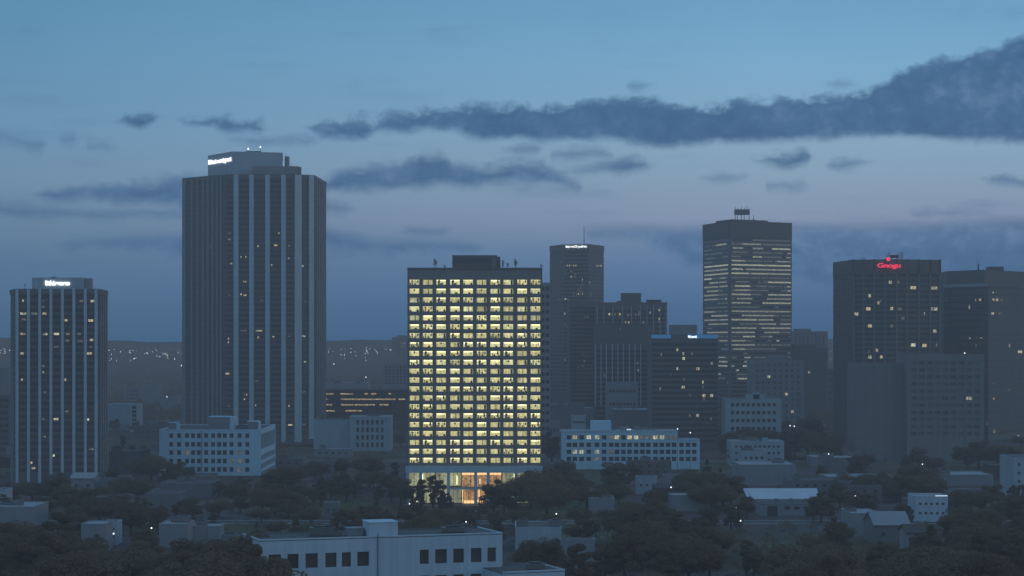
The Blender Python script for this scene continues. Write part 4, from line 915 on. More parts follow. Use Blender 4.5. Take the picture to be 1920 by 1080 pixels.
block(655.5, 732, 781, 1225, 26, white2, OB, 'pale block with small dark windows left of the lit block', 'office building', cols=6, rows=4, ww=1.6, wh=3, margin=.14, units=3, top=roof_p)
block(203, 244, 757.5, 1500, 26, white2, OB, 'pale plain block right of the left tower', 'building', top=roof_p)
block(244.5, 258.5, 757, 1480, 20, white, OB, 'slim white stair block with a column of dark windows', 'building', cols=1, rows=6, ww=3.6, wh=2.6, margin=.1)
block(234, 262, 727, 2100, 20, pale, OB, 'far pale windowed block between the two pilastered towers', 'office building', cols=5, rows=4, ww=2, wh=2)
block(262.5, 295, 724, 2050, 30, pale, OB, 'far plain pale block between the two pilastered towers', 'building', top=roof_p)
block(296, 333, 742, 1900, 20, pale, 'low_building', 'far low hall with a bright lamp between pilastered towers', 'building', units=1)
block(-12, 18, 742, 1180, 30, dkstone, OB, 'dark low block at the extreme left edge', 'building', cols=4, rows=9, ww=2, wh=1.8)
block(-12, 14, 690, 2200, 30, pale_d, OB, 'dim far block beyond the left edge of the left tower', 'building')
block(1031, 1062, 735, 1750, 20, pale_d, 'low_building', 'grey low block at the foot of the mast-topped tower', 'building', units=1)
block(1066, 1103, 722, 1800, 24, pale, 'low_building', 'pale flat block between mast-topped tower and finned block', 'building', top=roof_p)
block(1138, 1196, 718, 1380, 20, pale, OB, 'pale podium below the white finned block', 'office building', cols=8, rows=4, ww=2, wh=2, top=roof_p)
block(1030, 1096, 758, 1450, 20, pale_d, 'low_building', 'grey hall behind the left end of the long white block', 'building', units=3, top=roof_p)
block(1096, 1136, 765, 1500, 22, roof_p, 'low_building', 'pale roofed hall behind the long white block', 'building', units=2, top=roof_p)
block(1072, 1098, 779, 1250, 12, white2, 'apartment_block', 'small pale block of flats just above the long white block', 'building', cols=5, rows=3, ww=1.4, wh=1.6)
block(1150, 1219, 768, 1330, 40, pale_d, 'low_building', 'grey hall above the middle of the long white block', 'building', units=3, top=roof_p)
block(1022, 1050, 790, 1200, 14, pale, 'low_building', 'pale low wing behind trees right of the lit block', 'building', cols=4, rows=2, ww=1.2, wh=2)
block(520, 602, 832, 1270, 20, brick, 'low_building', 'brown low hall at the foot of the tallest tower', 'building', units=3)
block(205, 262, 846, 1010, 30, pale_d, 'low_building', 'dull grey low building right of the left tower', 'building', units=3)
block(1370, 1470, 827, 1080, 20, white2, 'low_building', 'white three storey building with small windows, right of the dark block', 'building', cols=10, rows=3, ww=1.4, wh=1.3, pent=[(1430, 1440, 821, 4)], units=3, top=roof_p)
block(1391, 1436, 845, 1000, 12, white2, 'low_building', 'small white building in front of the three storey one', 'building', cols=4, rows=2, ww=1.5, wh=1.5, units=2)
block(1386, 1492, 871, 930, 30, pale, 'low_building', 'plain blue-grey shed above the sawtooth warehouse', 'building', units=1, top=roof_p)
block(1716, 1777, 930, 745, 14, white, 'house', 'white two storey house with bright roof edge lamp, lower right', 'house', cols=5, rows=2, ww=1.1, wh=.9, pent=[(1755, 1776, 928, 4)], top=roof_p)
block(1745, 1862, 890, 930, 26, pale, 'low_building', 'long pale shed behind the white two storey house', 'building', units=2, top=roof_p)
block(1900, 1960, 858, 860, 24, white2, 'house', 'tall white house cut by the right edge', 'house', cols=4, rows=4, ww=1.1, wh=1.3)
block(1545, 1604, 858, 1020, 20, pale_d, 'low_building', 'grey low shed below the brown flats', 'building', units=1, top=roof_p)
block(966, 1053, 988, 640, 22, white2, 'low_building', 'pale garage with a flat roof right of the foreground building', 'building', top=roof_m, units=2)
block(1050, 1115, 1012, 580, 6, pale, 'low_building', 'long thin wall-like shed right of the annex', 'building')
block(1104, 1152, 934, 790, 14, pale, 'house', 'pale bungalow among trees below the long white block', 'house', units=1, top=roof_p)
block(1194, 1232, 894, 880, 10, white2, 'house', 'pale cottage below the right half of the long white block', 'house', cols=3, rows=1, ww=1, wh=1)
block(1246, 1284, 891, 900, 12, pale, 'house', 'grey cottage below the right end of the long white block', 'house')
block(1258, 1312, 928, 790, 12, pale, 'house', 'low grey house among trees right of the bungalow', 'house', top=roof_p)
block(298, 352, 982, 650, 14, pale, 'house', 'pale house with chimney pots at lower left', 'house', units=3, top=roof_p)
block(356, 412, 986, 660, 10, pale, 'house', 'low grey house beside the pale house at lower left', 'house', units=2, top=roof_p)
block(152, 198, 982, 640, 12, pale, 'house', 'low blue-grey house among trees at far lower left', 'house', top=roof_p)
block(192, 220, 978, 660, 8, white2, 'house', 'small whitish house beside the blue-grey one at lower left', 'house', cols=2, rows=2, ww=1, wh=1)
block(-10, 62, 950, 720, 24, pale, 'low_building', 'flat pale building at the lower left edge', 'building', top=roof_p, units=2)
block(-10, 9, 918, 780, 12, white2, 'house', 'narrow white house on the left edge', 'house', cols=2, rows=3, ww=1, wh=1.2)
block(300, 398, 906, 860, 26, pale_d, 'low_building', 'dull flat hall in front of the white grid office block', 'building', units=3)
block(190, 238, 900, 880, 18, pale_d, 'low_building', 'dull flat hall in front of the left tower', 'building', units=1)
block(275, 335, 925, 800, 20, pale_d, 'low_building', 'long dark roofed shed below the dull flat hall', 'building')
block(1595, 1650, 962, 690, 20, pale, 'house', 'pale house right of the sawtooth warehouse', 'house', units=1, top=roof_p)
block(608, 634, 942, 760, 9, pale_d, 'house', 'small gabled-looking house above the foreground building', 'house', cols=2, rows=1, ww=1, wh=1)
block(415, 460, 1012, 560, 14, pale, 'house', 'half hidden house left of the foreground building', 'house', units=1)

hs = [l for l in LAND if l[2].startswith('white two storey house')][0][3]
b = MB(); b.box(X(1753, 745), X(1776, 745), 744.3, 744.6, Z(930, 745) - .02, Z(930, 745) + .3, glow_mat('roof edge light', (.75, .85, 1.0), .9)); b.box(X(1755, 745), X(1774, 745), 744.61, 745.2, Z(930, 745) + .002, Z(930, 745) + .15, dkmetal); b.build('roof_edge_lamp', hs)
# gabled roofs
def gabled(x0, x1, yeave, yridge, Y, D, m, rm, label, ridge_x=True, name='house'):
    a, c = X(x0, Y), X(x1, Y); ze = Z(yeave, Y); zr = Z(yridge, Y + D / 2); root = thing(name, label, 'house', (a + c) / 2, Y)
    b = MB(); b.box(a, c, Y, Y + D, 0, ze, m)
    if ridge_x:
        for xx in (a, c - .2): b.hexa([(xx, Y, ze), (xx + .2, Y, ze), (xx + .2, Y + D, ze), (xx, Y + D, ze), (xx, Y + D / 2 - .05, zr), (xx + .2, Y + D / 2 - .05, zr), (xx + .2, Y + D / 2 + .05, zr), (xx, Y + D / 2 + .05, zr)], m)
    b.build('wall', root); b = MB(); o = .5; k = .3
    if ridge_x:
        for s_ in (-1, 1):
            ye = Y - o if s_ < 0 else Y + D + o; ym = Y + D / 2
            q = [(a - o, ye, ze - .15), (c + o, ye, ze - .15), (c + o, ym, zr + .02), (a - o, ym, zr + .02)]
            if s_ > 0: q = [q[1], q[0], q[3], q[2]]
            b.hexa(q + [(p[0], p[1], p[2] + k) for p in q], rm)
    else:
        xm = (a + c) / 2
        for s_ in (-1, 1):
            xe = a - o if s_ < 0 else c + o
            q = [(xe, Y + D + o, ze - .15), (xe, Y - o, ze - .15), (xm, Y - o, zr), (xm, Y + D + o, zr)]
            if s_ > 0: q = [q[1], q[0], q[3], q[2]]
            b.hexa(q + [(p[0], p[1], p[2] + k) for p in q], rm)
        b2 = MB(); b2.poly([(a, Y - .01, ze), (c, Y - .01, ze), (xm, Y - .01, zr - .1)], m); b2.build('gable', root)
    b.build('roof', root)
    fr = ((a, Y), (1, 0), (0, -1), c - a)
    for i in range(max(2, int((c - a) / 5))): win(root, fr, (c - a) * (i + .5) / max(2, int((c - a) / 5)), .03, ze * .55, 1.2, 1.3, 'dark')
    FOOT.append((a - 3, c + 3, Y - 4, Y + D + 3)); LAND.append(((x0 + x1) / 2, Y, label, root)); return root
gabled(132, 176, 897, 887, 880, 16, pale, roof_p, 'pale gabled house at the foot of the left tower')
gabled(1640, 1706, 985, 960, 660, 20, pale_d, pale, 'broad gabled house at lower right, pale roof')
gabled(1700, 1736, 1000, 984, 630, 12, pale, tile, 'small dark roofed house beside the broad gabled one')

# sawtooth warehouse
def sawtooth():
    Y = 770.; a, c = X(1425, Y), X(1548, Y); zt = Z(946, Y); root = thing('warehouse_building', 'sawtooth roofed warehouse with two long pale roof ridges, lower right', 'warehouse', (a + c) / 2, Y)
    b = MB(); b.box(a, c, Y, Y + 46, 0, zt, pale); b.build('wall', root)
    b = MB(); b.box(a - .1, c + .1, Y - .1, Y + 46.1, zt, zt + .25, pale_d, roof_m); b.build('roof', root)
    for y0, xa, xb, h in ((Y + 24, a, X(1520, Y + 24), 2.6), (Y + 36, a - 1, c + 3, 3.4)):
        b = MB(); n = 3
        b.hexa([(xa, y0, zt + .26), (xb, y0, zt + .26), (xb, y0 + 7, zt + .26), (xa, y0 + 7, zt + .26), (xa - 1, y0 + 4.5, zt + h), (xb, y0 + 4.5, zt + h), (xb, y0 + 5, zt + h), (xa - 1, y0 + 5, zt + h)], blueroof); b.build('roof_ridge', root)
    for i in range(4):
        b = MB(); x = a + 8 + i * 6; b.box(x - .8, x + .8, Y + 10, Y + 12, zt + .25, zt + 1.2, pale_d); b.box(x - .5, x + .5, Y + 10.3, Y + 11.7, zt + 1.2, zt + 1.5, dkmetal); b.build('roof_unit', root)
    fr = ((a, Y), (1, 0), (0, -1), c - a)
    b = MB(); b.fbox(fr, 3, 7, .01, .12, 0, 4, dkmetal); b.build('roller_door', root)
    for i in range(4): win(root, fr, 11 + i * 3.8, .03, 3.2, 2, 1.2, 'dark')
    FOOT.append((a - 4, c + 5, Y - 10, Y + 50)); LAND.append((1485, Y, 'sawtooth warehouse', root))
sawtooth()
NAMED = list(LAND)
# ------------------------------------------------------------------ scattered low buildings
def hit(x, y, pad=0):
    for a, b_, c, d_ in FOOT:
        if a - pad < x < b_ + pad and c - pad < y < d_ + pad: return True
    return False
SHORT = [  # landmark words used in labels: screen x, distance, phrase
    (25, 1180, 'the dark block on the left edge'), (110, 950, 'the left tower'), (230, 1490, 'the plain far block'), (260, 2080, 'the far pale blocks'),
    (232, 1010, 'the dull grey low building'), (350, 860, 'the dull flat hall'), (400, 1000, 'the white grid office block'), (477, 1326, 'the tallest tower'), (650, 1560, 'the parking garage'),
    (560, 1270, 'the brown low hall'), (620, 1230, 'the windowless pale block'), (695, 1225, 'the small-windowed pale block'), (740, 2300, 'the pale windowed block'), (890, 820, 'the yellow lit office block'),
    (715, 480, 'the foreground building'), (1000, 477, 'the annex'), (1010, 640, 'the flat roofed garage'), (1080, 580, 'the wall-like shed'), (1128, 790, 'the pale bungalow'), (1180, 1050, 'the long white block'),
    (1082, 2000, 'the mast-topped tower'), (1170, 1450, 'the white finned block'), (1284, 1250, 'the blue fascia block'), (1285, 790, 'the low grey house'), (1213, 880, 'the pale cottage'),
    (1400, 1700, 'the striped glass tower'), (1412, 1230, 'the five storey block'), (1420, 1080, 'the three storey white building'), (1439, 930, 'the blue-grey shed'), (1485, 770, 'the sawtooth warehouse'),
    (1458, 1550, 'the pale slab of flats'), (1517, 1750, 'the brown stepped flats'), (1575, 1020, 'the grey low shed'), (1651, 1130, 'the windowless concrete block'), (1772, 1120, 'the grey apartment block'),
    (1660, 1300, 'the red sign tower'), (1860, 1350, 'the banded block'), (1746, 745, 'the white two storey house'), (1800, 930, 'the long pale shed'), (1930, 860, 'the white house on the right edge'),
    (1673, 660, 'the broad gabled house'), (1622, 690, 'the pale house by the warehouse'), (325, 650, 'the house with chimney pots'), (384, 660, 'the low left house'), (175, 640, 'the blue-grey house'),
    (25, 720, 'the flat left-edge building'), (154, 880, 'the pale gabled house'), (620, 760, 'the small foreground house'), (305, 800, 'the dark roofed shed'), (437, 560, 'the half hidden house')]
REP = []   # (object, px, Y, adjective kind, category)
def auto_labels():
    groups = {}
    for o, px, Yq, kind in REP:
        best = None
        for lx, ly, w in SHORT:
            d_ = abs(px - lx) + abs(252000 / Yq - 252000 / ly) * 1.6
            if best is None or d_ < best[0]: best = (d_, lx, ly, w)
        _, lx, ly, w = best
        rel = 'left of' if px < lx - 45 else ('right of' if px > lx + 45 else ('in front of' if Yq < ly else 'behind'))
        groups.setdefault((kind, rel, w), []).append((px, o))
    ORD = ['leftmost', 'second from left', 'third from left', 'fourth from left', 'fifth from left', 'sixth from left', 'seventh from left', 'eighth from left', 'ninth from left', 'tenth from left', 'eleventh from left', 'twelfth from left', 'thirteenth from left', 'fourteenth from left', 'fifteenth from left', 'sixteenth from left', 'seventeenth from left', 'eighteenth from left', 'nineteenth from left', 'twentieth from left']
    for (kind, rel, w), L in groups.items():
        L.sort(key=lambda q: q[0])
        for i, (px, o) in enumerate(L):
            o['label'] = f'{kind} {rel} {w}' + ('' if len(L) == 1 else (', ' + (ORD[i] if i < len(L) - 1 else 'rightmost')))

rb_ = random.Random(21); made = 0; tries = 0
MASS = [(m1, t1, k1) for m1, t1, k1 in ((pale, roof_p, 'pale flat roofed low building'), (pale_d, roof_m, 'grey flat roofed low building'), (brick, roof_m, 'brown brick low building'), (white2, roof_p, 'whitish low building'), (taupe, tile, 'dark low building'))]
while made < 78 and tries < 3000:
    tries += 1
    q = rb_.random(); Yq = 252000 / (rb_.uniform(85, 330) if q < .6 else rb_.uniform(60, 190)); px = rb_.uniform(5, 1915)
    w = rb_.uniform(12, 34) * (1.5 if Yq > 1600 else 1); D = rb_.uniform(10, 24); x = X(px, Yq)
    if hit(x, Yq + D / 2, max(w, D) / 2 + 3): continue
    if 740 < px < 1045 and 700 < Yq < 830: continue
    m1, t1, k1 = MASS[rb_.choices(range(5), (3, 4, 3, 1 if Yq < 1200 else 2, 4))[0]]
    h = rb_.uniform(4, 9) * (1.5 if Yq > 1500 else 1)
    px0, px1 = px - w / 2 * F / Yq, px + w / 2 * F / Yq; n0 = len(LAND)
    c_, r_ = (int(w / 4), 2) if (h > 6.5 and Yq < 1300) else (int(w / 4), 1)
    root, fr, zt = block(px0, px1, 0, Yq, D, m1, 'low_building', k1, 'building', cols=c_ if Yq < 1400 else 0, rows=r_, ww=1.4, wh=1.3, top=t1, units=1 if Yq < 1500 else 0, z1=h, group='low buildings of the city floor', rowpad=(.8, .8), lit={(0, 0)} if made % 7 == 0 else ())
    REP.append((root, px, Yq, k1)); made += 1

# ------------------------------------------------------------------ trees
def foliage(name, c, c2):
    m, t, b = base_mat(name); tc = N(t, 'ShaderNodeTexCoord'); oi = N(t, 'ShaderNodeObjectInfo')
    n = N(t, 'ShaderNodeTexNoise'); n.inputs['Scale'].default_value = 0.5; n.inputs['Detail'].default_value = 4; t.links.new(tc.outputs['Object'], n.inputs['Vector'])
    f = MR(t, M(t, 'ADD', M(t, 'MULTIPLY', n.outputs[0], .8), M(t, 'MULTIPLY', oi.outputs['Random'], .35)), .3, .85, 0, 1, 'LINEAR')
    t.links.new(MIX(t, f, (*c, 1), (*c2, 1)), b.inputs['Base Color']); b.inputs['Roughness'].default_value = .9; b.inputs['Specular IOR Level'].default_value = .05
    tr = N(t, 'ShaderNodeBsdfTranslucent'); t.links.new(b.inputs['Base Color'].links[0].from_socket, tr.inputs['Color'])
    ms = N(t, 'ShaderNodeMixShader'); ms.inputs[0].default_value = .5; t.links.new(b.outputs[0], ms.inputs[1]); t.links.new(tr.outputs[0], ms.inputs[2])
    t.links.new(ms.outputs[0], t.nodes['Material Output'].inputs['Surface'])
    return m
fol = [foliage('dark evergreen leaves', (.150, .106, .062), (.21, .150, .094)), foliage('olive leaves', (.160, .115, .066), (.225, .162, .100)), foliage('cedar needles', (.135, .100, .060), (.190, .140, .088))]
bark = wall_mat('bark', (.07, .05, .04), scale=1.0)
def crown_mesh(seed, kind, H, Rr, n_lobe, n_leaf, leaf):
    r = random.Random(seed); b = MB(); m = fol[{'round': 0, 'broad': 1, 'cone': 2, 'column': 2}[kind]]
    lobes = []
    for i in range(n_lobe):
        if kind in ('round', 'broad'):
            a = r.uniform(0, 6.283); ph = math.acos(r.uniform(-.95, 1)); k = r.uniform(.45, .95)
            flat = .62 if kind == 'broad' else .85
            c = Vector((math.sin(ph) * math.cos(a) * k * Rr, math.sin(ph) * math.sin(a) * k * Rr, H * .56 + math.cos(ph) * k * H * .42 * flat / .85)); s_ = Rr * r.uniform(.18, .38)
        elif kind == 'cone':
            t_ = r.random() ** .8; a = r.uniform(0, 6.283); k = (1 - t_) * r.uniform(.4, 1) * Rr
            c = Vector((math.cos(a) * k, math.sin(a) * k, H * (.16 + .80 * t_))); s_ = Rr * (.30 * (1 - t_) + .10)
        else:
            t_ = r.random(); a = r.uniform(0, 6.283); k = Rr * r.uniform(.1, .7) * math.sin(math.pi * min(1, .25 + .75 * (1 - t_)))
            c = Vector((math.cos(a) * k, math.sin(a) * k, H * (.2 + .76 * t_))); s_ = Rr * .42
        lobes.append((c, s_))
    mi = b.mi(m)
    for c, s_ in lobes:
        for j in range(n_leaf):
            while True:
                p = Vector((r.uniform(-1, 1), r.uniform(-1, 1), r.uniform(-1, 1)))
                if .05 < p.length < 1: break
            p = p.normalized() * (p.length ** .45) * s_; p.z *= .72
            q = c + p; nrm = (p.normalized() + Vector((r.uniform(-.8, .8), r.uniform(-.8, .8), r.uniform(-.3, .9)))).normalized()
            u = nrm.orthogonal().normalized(); v = nrm.cross(u); an = r.uniform(0, 6.28); u, v = u * math.cos(an) + v * math.sin(an), v * math.cos(an) - u * math.sin(an)
            w = leaf * r.uniform(.6, 1.4); k = len(b.v)
            for (e, g) in ((-1, -.5), (.2, -1), (1, .3), (-.1, 1)): b.v.append(tuple(q + u * e * w * .6 + v * g * w * .6))
            b.f.append((k, k + 1, k + 2, k + 3)); b.m.append(mi)
    return b.mesh('crown')
def trunk_mesh(seed, H, Rr):
    r = random.Random(seed); b = MB(); b.tube((0, 0, 0), (0, 0, H * .42), H * .026 + .1, H * .018 + .06, bark, 8)
    for i in range(5):
        a = i * 1.26 + r.uniform(-.3, .3); b.tube((0, 0, H * .33 + i * .05 * H), (math.cos(a) * Rr * .55, math.sin(a) * Rr * .55, H * (.58 + .05 * i)), H * .013 + .05, .05, bark, 5)
    b.tube((0, 0, H * .42), (0, 0, H * .86), H * .016 + .05, .05, bark, 6)
    return b.mesh('trunk')
PRO = []
for i, (kind, H, Rr, nl, nf, lf, word) in enumerate([('round', 12, 5.2, 34, 130, .42, 'round dark tree'), ('round', 12, 4.6, 26, 150, .42, 'round dark tree'), ('broad', 11, 7.0, 44, 120, .45, 'broad tree'), ('broad', 11, 6.2, 30, 150, .45, 'broad tree'),
                                                ('cone', 16, 4.4, 46, 80, .42, 'pointed dark conifer'), ('column', 15, 2.6, 24, 120, .38, 'slim tree'), ('round', 12, 5.6, 22, 180, .45, 'round dark tree')]):
    PRO.append((kind, H, crown_mesh(100 + i, kind, H, Rr, nl, int(nf * 2.6), lf * .60), trunk_mesh(200 + i, H, Rr), word, Rr))
FILM = []
def tree(px, Yq, h, k=None, wide=1.0, rr=random.Random(5)):
    x = X(px, Yq)
    if k is None: k = rr.choices(range(7), (4, 4, 3, 3, 4, 3, 4))[0]
    kind, H, cm, tm, word, Rr = PRO[k]; s_ = h / (H * (.98 if kind in ('cone', 'column') else .97))
    o = thing('tree', word, 'tree', x, Yq, 0, 'trees across the city floor')
    o.rotation_euler = (0, 0, rr.uniform(0, 6.28)); o.scale = (s_ * wide * rr.uniform(.9, 1.15), s_ * wide * rr.uniform(.9, 1.15), s_)
    for nm, me in (('crown', cm), ('trunk', tm)):
        c = bpy.data.objects.new(nm, me); COL.objects.link(c); c.parent = o
    REP.append((o, px, Yq, word)); FOOTT.append((x, Yq, Rr * s_ * .5)); return o
FOOTT = []
def tt(px, ytop, Yq, k=None, wide=1.0): return tree(px, Yq, Z(ytop, Yq), k, wide)
# trees placed where the photograph shows them
for a in [(330, 866, 940, 0, 1.3), (310, 878, 935, 1), (352, 874, 945, 6), (540, 872, 900, 2, 1.5), (590, 862, 960, 3, 1.3), (500, 888, 890, 0), (455, 893, 880, 1, 1.2), (410, 900, 860, 6, 1.2), (640, 858, 990, 2), (560, 905, 830, 3, 1.4), (620, 900, 850, 0, 1.3), (665, 895, 860, 1, 1.3), (700, 880, 900, 2, 1.3), (735, 890, 870, 0, 1.2),
          (770, 905, 800, 6, 1.1), (752, 895, 815, 0, 1.2), (790, 900, 780, 5), (812, 893, 785, 5), (826, 902, 775, 5), (838, 925, 780, 1, .8), (780, 935, 770, 0, .8), (860, 945, 765, 3, .6), (1380, 806, 1150, 2, 1.3), (1405, 803, 1160, 0, 1.5), (1432, 806, 1150, 3, 1.3), (1455, 802, 1160, 6, 1.4), (1368, 812, 1140, 1, 1.2),
          (926, 900, 775, 1, 1.1), (945, 910, 770, 0, 1.0), (968, 903, 780, 6, 1.0), (995, 882, 800, 2, 1.2), (1020, 872, 820, 3, 1.3), (1045, 880, 840, 0, 1.4), (1070, 886, 860, 2, 1.2), (1035, 810, 1090, 1, 1.0), (1025, 905, 770, 2, 1.3), (1100, 905, 800, 3, 1.3),
          (1515, 783, 1150, 0, 1.0), (1490, 800, 1140, 6, 1.1), (1540, 806, 1120, 2, 1.1), (1470, 828, 1110, 1, 1.2), (1560, 835, 1080, 0, 1.2), (1410, 822, 1150, 6, .9), (1380, 835, 1090, 3, 1.0), (1440, 812, 1170, 0, .9),
          (1724, 840, 1040, 0, 1.1), (1700, 852, 1030, 1), (1750, 855, 1020, 2, 1.0), (1812, 835, 1050, 6, 1.1), (1835, 826, 1060, 0, 1.1), (1870, 830, 1060, 2, 1.2), (1900, 838, 1030, 1, 1.2), (1625, 848, 1060, 3, 1.0), (1600, 862, 1010, 0),
          (1610, 885, 850, 2, 1.3), (1650, 882, 860, 3, 1.4), (1690, 890, 840, 0, 1.4), (1730, 888, 850, 2, 1.3), (1760, 905, 830, 1), (1575, 905, 800, 0, 1.1), (1540, 925, 742, 1, 1.15), (1525, 932, 735, 0, .8),
          (1820, 915, 780, 2, 1.3), (1860, 908, 800, 0, 1.3), (1895, 925, 760, 3, 1.3), (1910, 905, 810, 6), (1690, 945, 700, 0), (1800, 945, 700, 3, 1.2), (1845, 950, 690, 2, 1.2),
          (1325, 860, 900, 4, 1.3), (1350, 875, 860, 4, 1.2), (1310, 880, 850, 2, 1.3), (1370, 895, 820, 0, 1.3), (1335, 905, 790, 2, 1.4), (1290, 900, 830, 3), (1400, 930, 760, 0, 1.0), (1160, 905, 820, 2, 1.1), (1230, 915, 810, 3, 1.1),
          (245, 905, 800, 4, 1.4), (225, 925, 760, 0, 1.3), (265, 935, 750, 1, 1.2), (180, 910, 810, 2, 1.3), (100, 890, 850, 0, 1.4), (60, 900, 830, 2, 1.3), (20, 905, 820, 1, 1.2), (130, 905, 820, 3, 1.3), (160, 940, 740, 2, 1.3), (80, 930, 760, 0, 1.3), (285, 950, 720, 3), (410, 935, 760, 2, 1.3),
          (450, 930, 780, 0, 1.3), (490, 950, 740, 3, 1.4), (540, 940, 760, 2, 1.4), (585, 955, 740, 0, 1.2), (650, 950, 740, 3, 1.3), (690, 945, 750, 2, 1.3), (725, 955, 720, 1, 1.2), (760, 950, 730, 0, 1.2), (520, 975, 690, 2, 1.3), (580, 980, 680, 3, 1.2),
          (985, 955, 720, 2, 1.2), (1040, 960, 710, 3, 1.2), (1085, 950, 730, 2, 1.2), (930, 955, 720, 3, 1.0), (880, 960, 720, 2, 1.0), (1010, 1005, 560, 2, .9), (1035, 1012, 555, 0, .9),
          (440, 1005, 475, 0, 1.3), (475, 1022, 452, 1, .9), (500, 1036, 446, 6, .7), (410, 1018, 470, 2, 1.2), (370, 1010, 490, 0, 1.2), (330, 1020, 500, 3, 1.2), (455, 1040, 440, 2, 1.0), (385, 1040, 440, 3, 1.2)]:
    tree(a[0], a[2], Z(a[1], a[2]), a[3], a[4] if len(a) > 4 else 1.0)
# dark masses at the bottom of the view
rt = random.Random(11)
def scatter(n, x0, x1, Y0, Y1, h0, h1, topmin, gap=5.0):
    c = 0; t_ = 0
    while c < n and t_ < n * 30:
        t_ += 1; Yq = rt.uniform(Y0, Y1); px = rt.uniform(x0, x1); h = rt.uniform(h0, h1); x = X(px, Yq)
        if hit(x, Yq, 2): continue
        if any((x - a) ** 2 + (Yq - b_) ** 2 < gap ** 2 for a, b_, _ in FOOTT): continue
        # keep sight lines to the houses the photograph shows
        ok = True; ty = HOR - (h - CAMZ) * F / Yq
        for (kx0, kx1, ky, kY) in KEEPS:
            if kx0 - 4 < px < kx1 + 4 and Yq < kY and ty < ky: ok = False; break
        if not ok or ty < topmin(px): continue
        tree(px, Yq, h, None, rt.uniform(1.0, 1.4), rt); c += 1
KEEPS = [(766, 1030, 945, 815), (487, 1062, 1080, 486), (300, 516, 888, 1000), (1052, 1312, 862, 1050), (1413, 1557, 985, 770), (1716, 1777, 975, 745), (285, 412, 1004, 650), (152, 220, 1002, 640), (966, 1053, 1006, 640), (1050, 1112, 1022, 580),
         (1104, 1152, 950, 790), (1194, 1232, 908, 880), (1246, 1284, 903, 900), (1258, 1312, 945, 790), (1595, 1706, 1010, 690), (1386, 1492, 898, 930), (1391, 1436, 868, 1000), (1370, 1470, 845, 1080), (1360, 1465, 800, 1230), (588, 732, 822, 1230), (132, 176, 905, 880), (1745, 1862, 912, 930), (300, 398, 920, 860), (-10, 62, 965, 720), (1900, 1920, 920, 860), (203, 262, 860, 1010), (606, 763, 780, 1560), (20, 201, 885, 950), (1603, 1845, 850, 1120)]
scatter(46, 1060, 1920, 440, 560, 9, 19, lambda p: 985 if p < 1300 else 975, 5)
scatter(44, -20, 480, 430, 600, 9, 20, lambda p: 955 if p < 150 else 990, 5)
scatter(46, 1060, 1920, 560, 720, 6, 15, lambda p: 925, 5)
scatter(34, -20, 1000, 600, 730, 6, 13, lambda p: 925, 5)
scatter(62, -20, 1940, 720, 1000, 6, 14, lambda p: 850, 6)
scatter(32, -20, 1940, 1000, 1500, 7, 14, lambda p: 760, 9)

# far woods and gardens that read as one mass
def far_woods():
    r = random.Random(77); b = MB(); m = fol[0]; mi = b.mi(m)
    n = 0
    while n < 1500:
        Yq = 252000 / r.uniform(40, 175); px = r.uniform(-60, 1980); x = X(px, Yq)
        if hit(x, Yq, 6) or Yq < 1400: continue
        gz = 0 if Yq < 3000 else 50 * ((Yq - 3000) / 4000) ** 1.3
        n += 1; h = r.uniform(6, 14); w = r.uniform(5, 13) * (1 + Yq / 4500)
        for j in range(26):
            a = r.uniform(0, 6.283); k = r.random() ** .5; q = Vector((x + math.cos(a) * k * w, Yq + math.sin(a) * k * w, gz + h * (.25 + .75 * r.random() * (1 - k * k * .7)))); s_ = r.uniform(.6, 1.7) * (1 + Yq / 5000)
            nrm = Vector((r.uniform(-1, 1), r.uniform(-1, .4), r.uniform(.0, 1))).normalized(); u = nrm.orthogonal().normalized() * s_; v = nrm.cross(u); kk = len(b.v)
            for (e, g) in ((-1, -.6), (.4, -1), (1, .4), (-.2, 1)): b.v.append(tuple(q + u * e + v * g))
            b.f.append((kk, kk + 1, kk + 2, kk + 3)); b.m.append(mi)
    o = b.build('woodland'); tag(o, 'dark tree cover between the far buildings out to the plain', 'woodland'); o['kind'] = 'stuff'
far_woods()
# shrubs and garden growth around the houses
def shrubs():
    r = random.Random(78); b = MB(); mi = b.mi(fol[1]); n = 0
    while n < 2600:
        Yq = r.uniform(430, 1400) if n % 2 else r.uniform(470, 760); px = r.uniform(-60, 1980); x = X(px, Yq)
        if hit(x, Yq, 0) or any(abs(Yq - s_) < 8 for s_ in (742, 905, 1120)): continue
        n += 1; w = r.uniform(.8, 3.4); h = r.uniform(.6, 3.2)
        for j in range(22):
            a = r.uniform(0, 6.283); k = r.random() ** .5; q = Vector((x + math.cos(a) * k * w, Yq + math.sin(a) * k * w, h * r.random() * (1 - k * .5))); s_ = r.uniform(.2, .5)
            nrm = Vector((r.uniform(-1, 1), r.uniform(-1, .4), r.uniform(.0, 1))).normalized(); u = nrm.orthogonal().normalized() * s_; v = nrm.cross(u); kk = len(b.v)
            for (e, g) in ((-1, -.6), (.4, -1), (1, .4), (-.2, 1)): b.v.append(tuple(q + u * e + v * g))
            b.f.append((kk, kk + 1, kk + 2, kk + 3)); b.m.append(mi)
    o = b.build('shrubbery'); tag(o, 'low dark shrubs and gardens filling the ground between the houses', 'shrubbery'); o['kind'] = 'stuff'
shrubs()

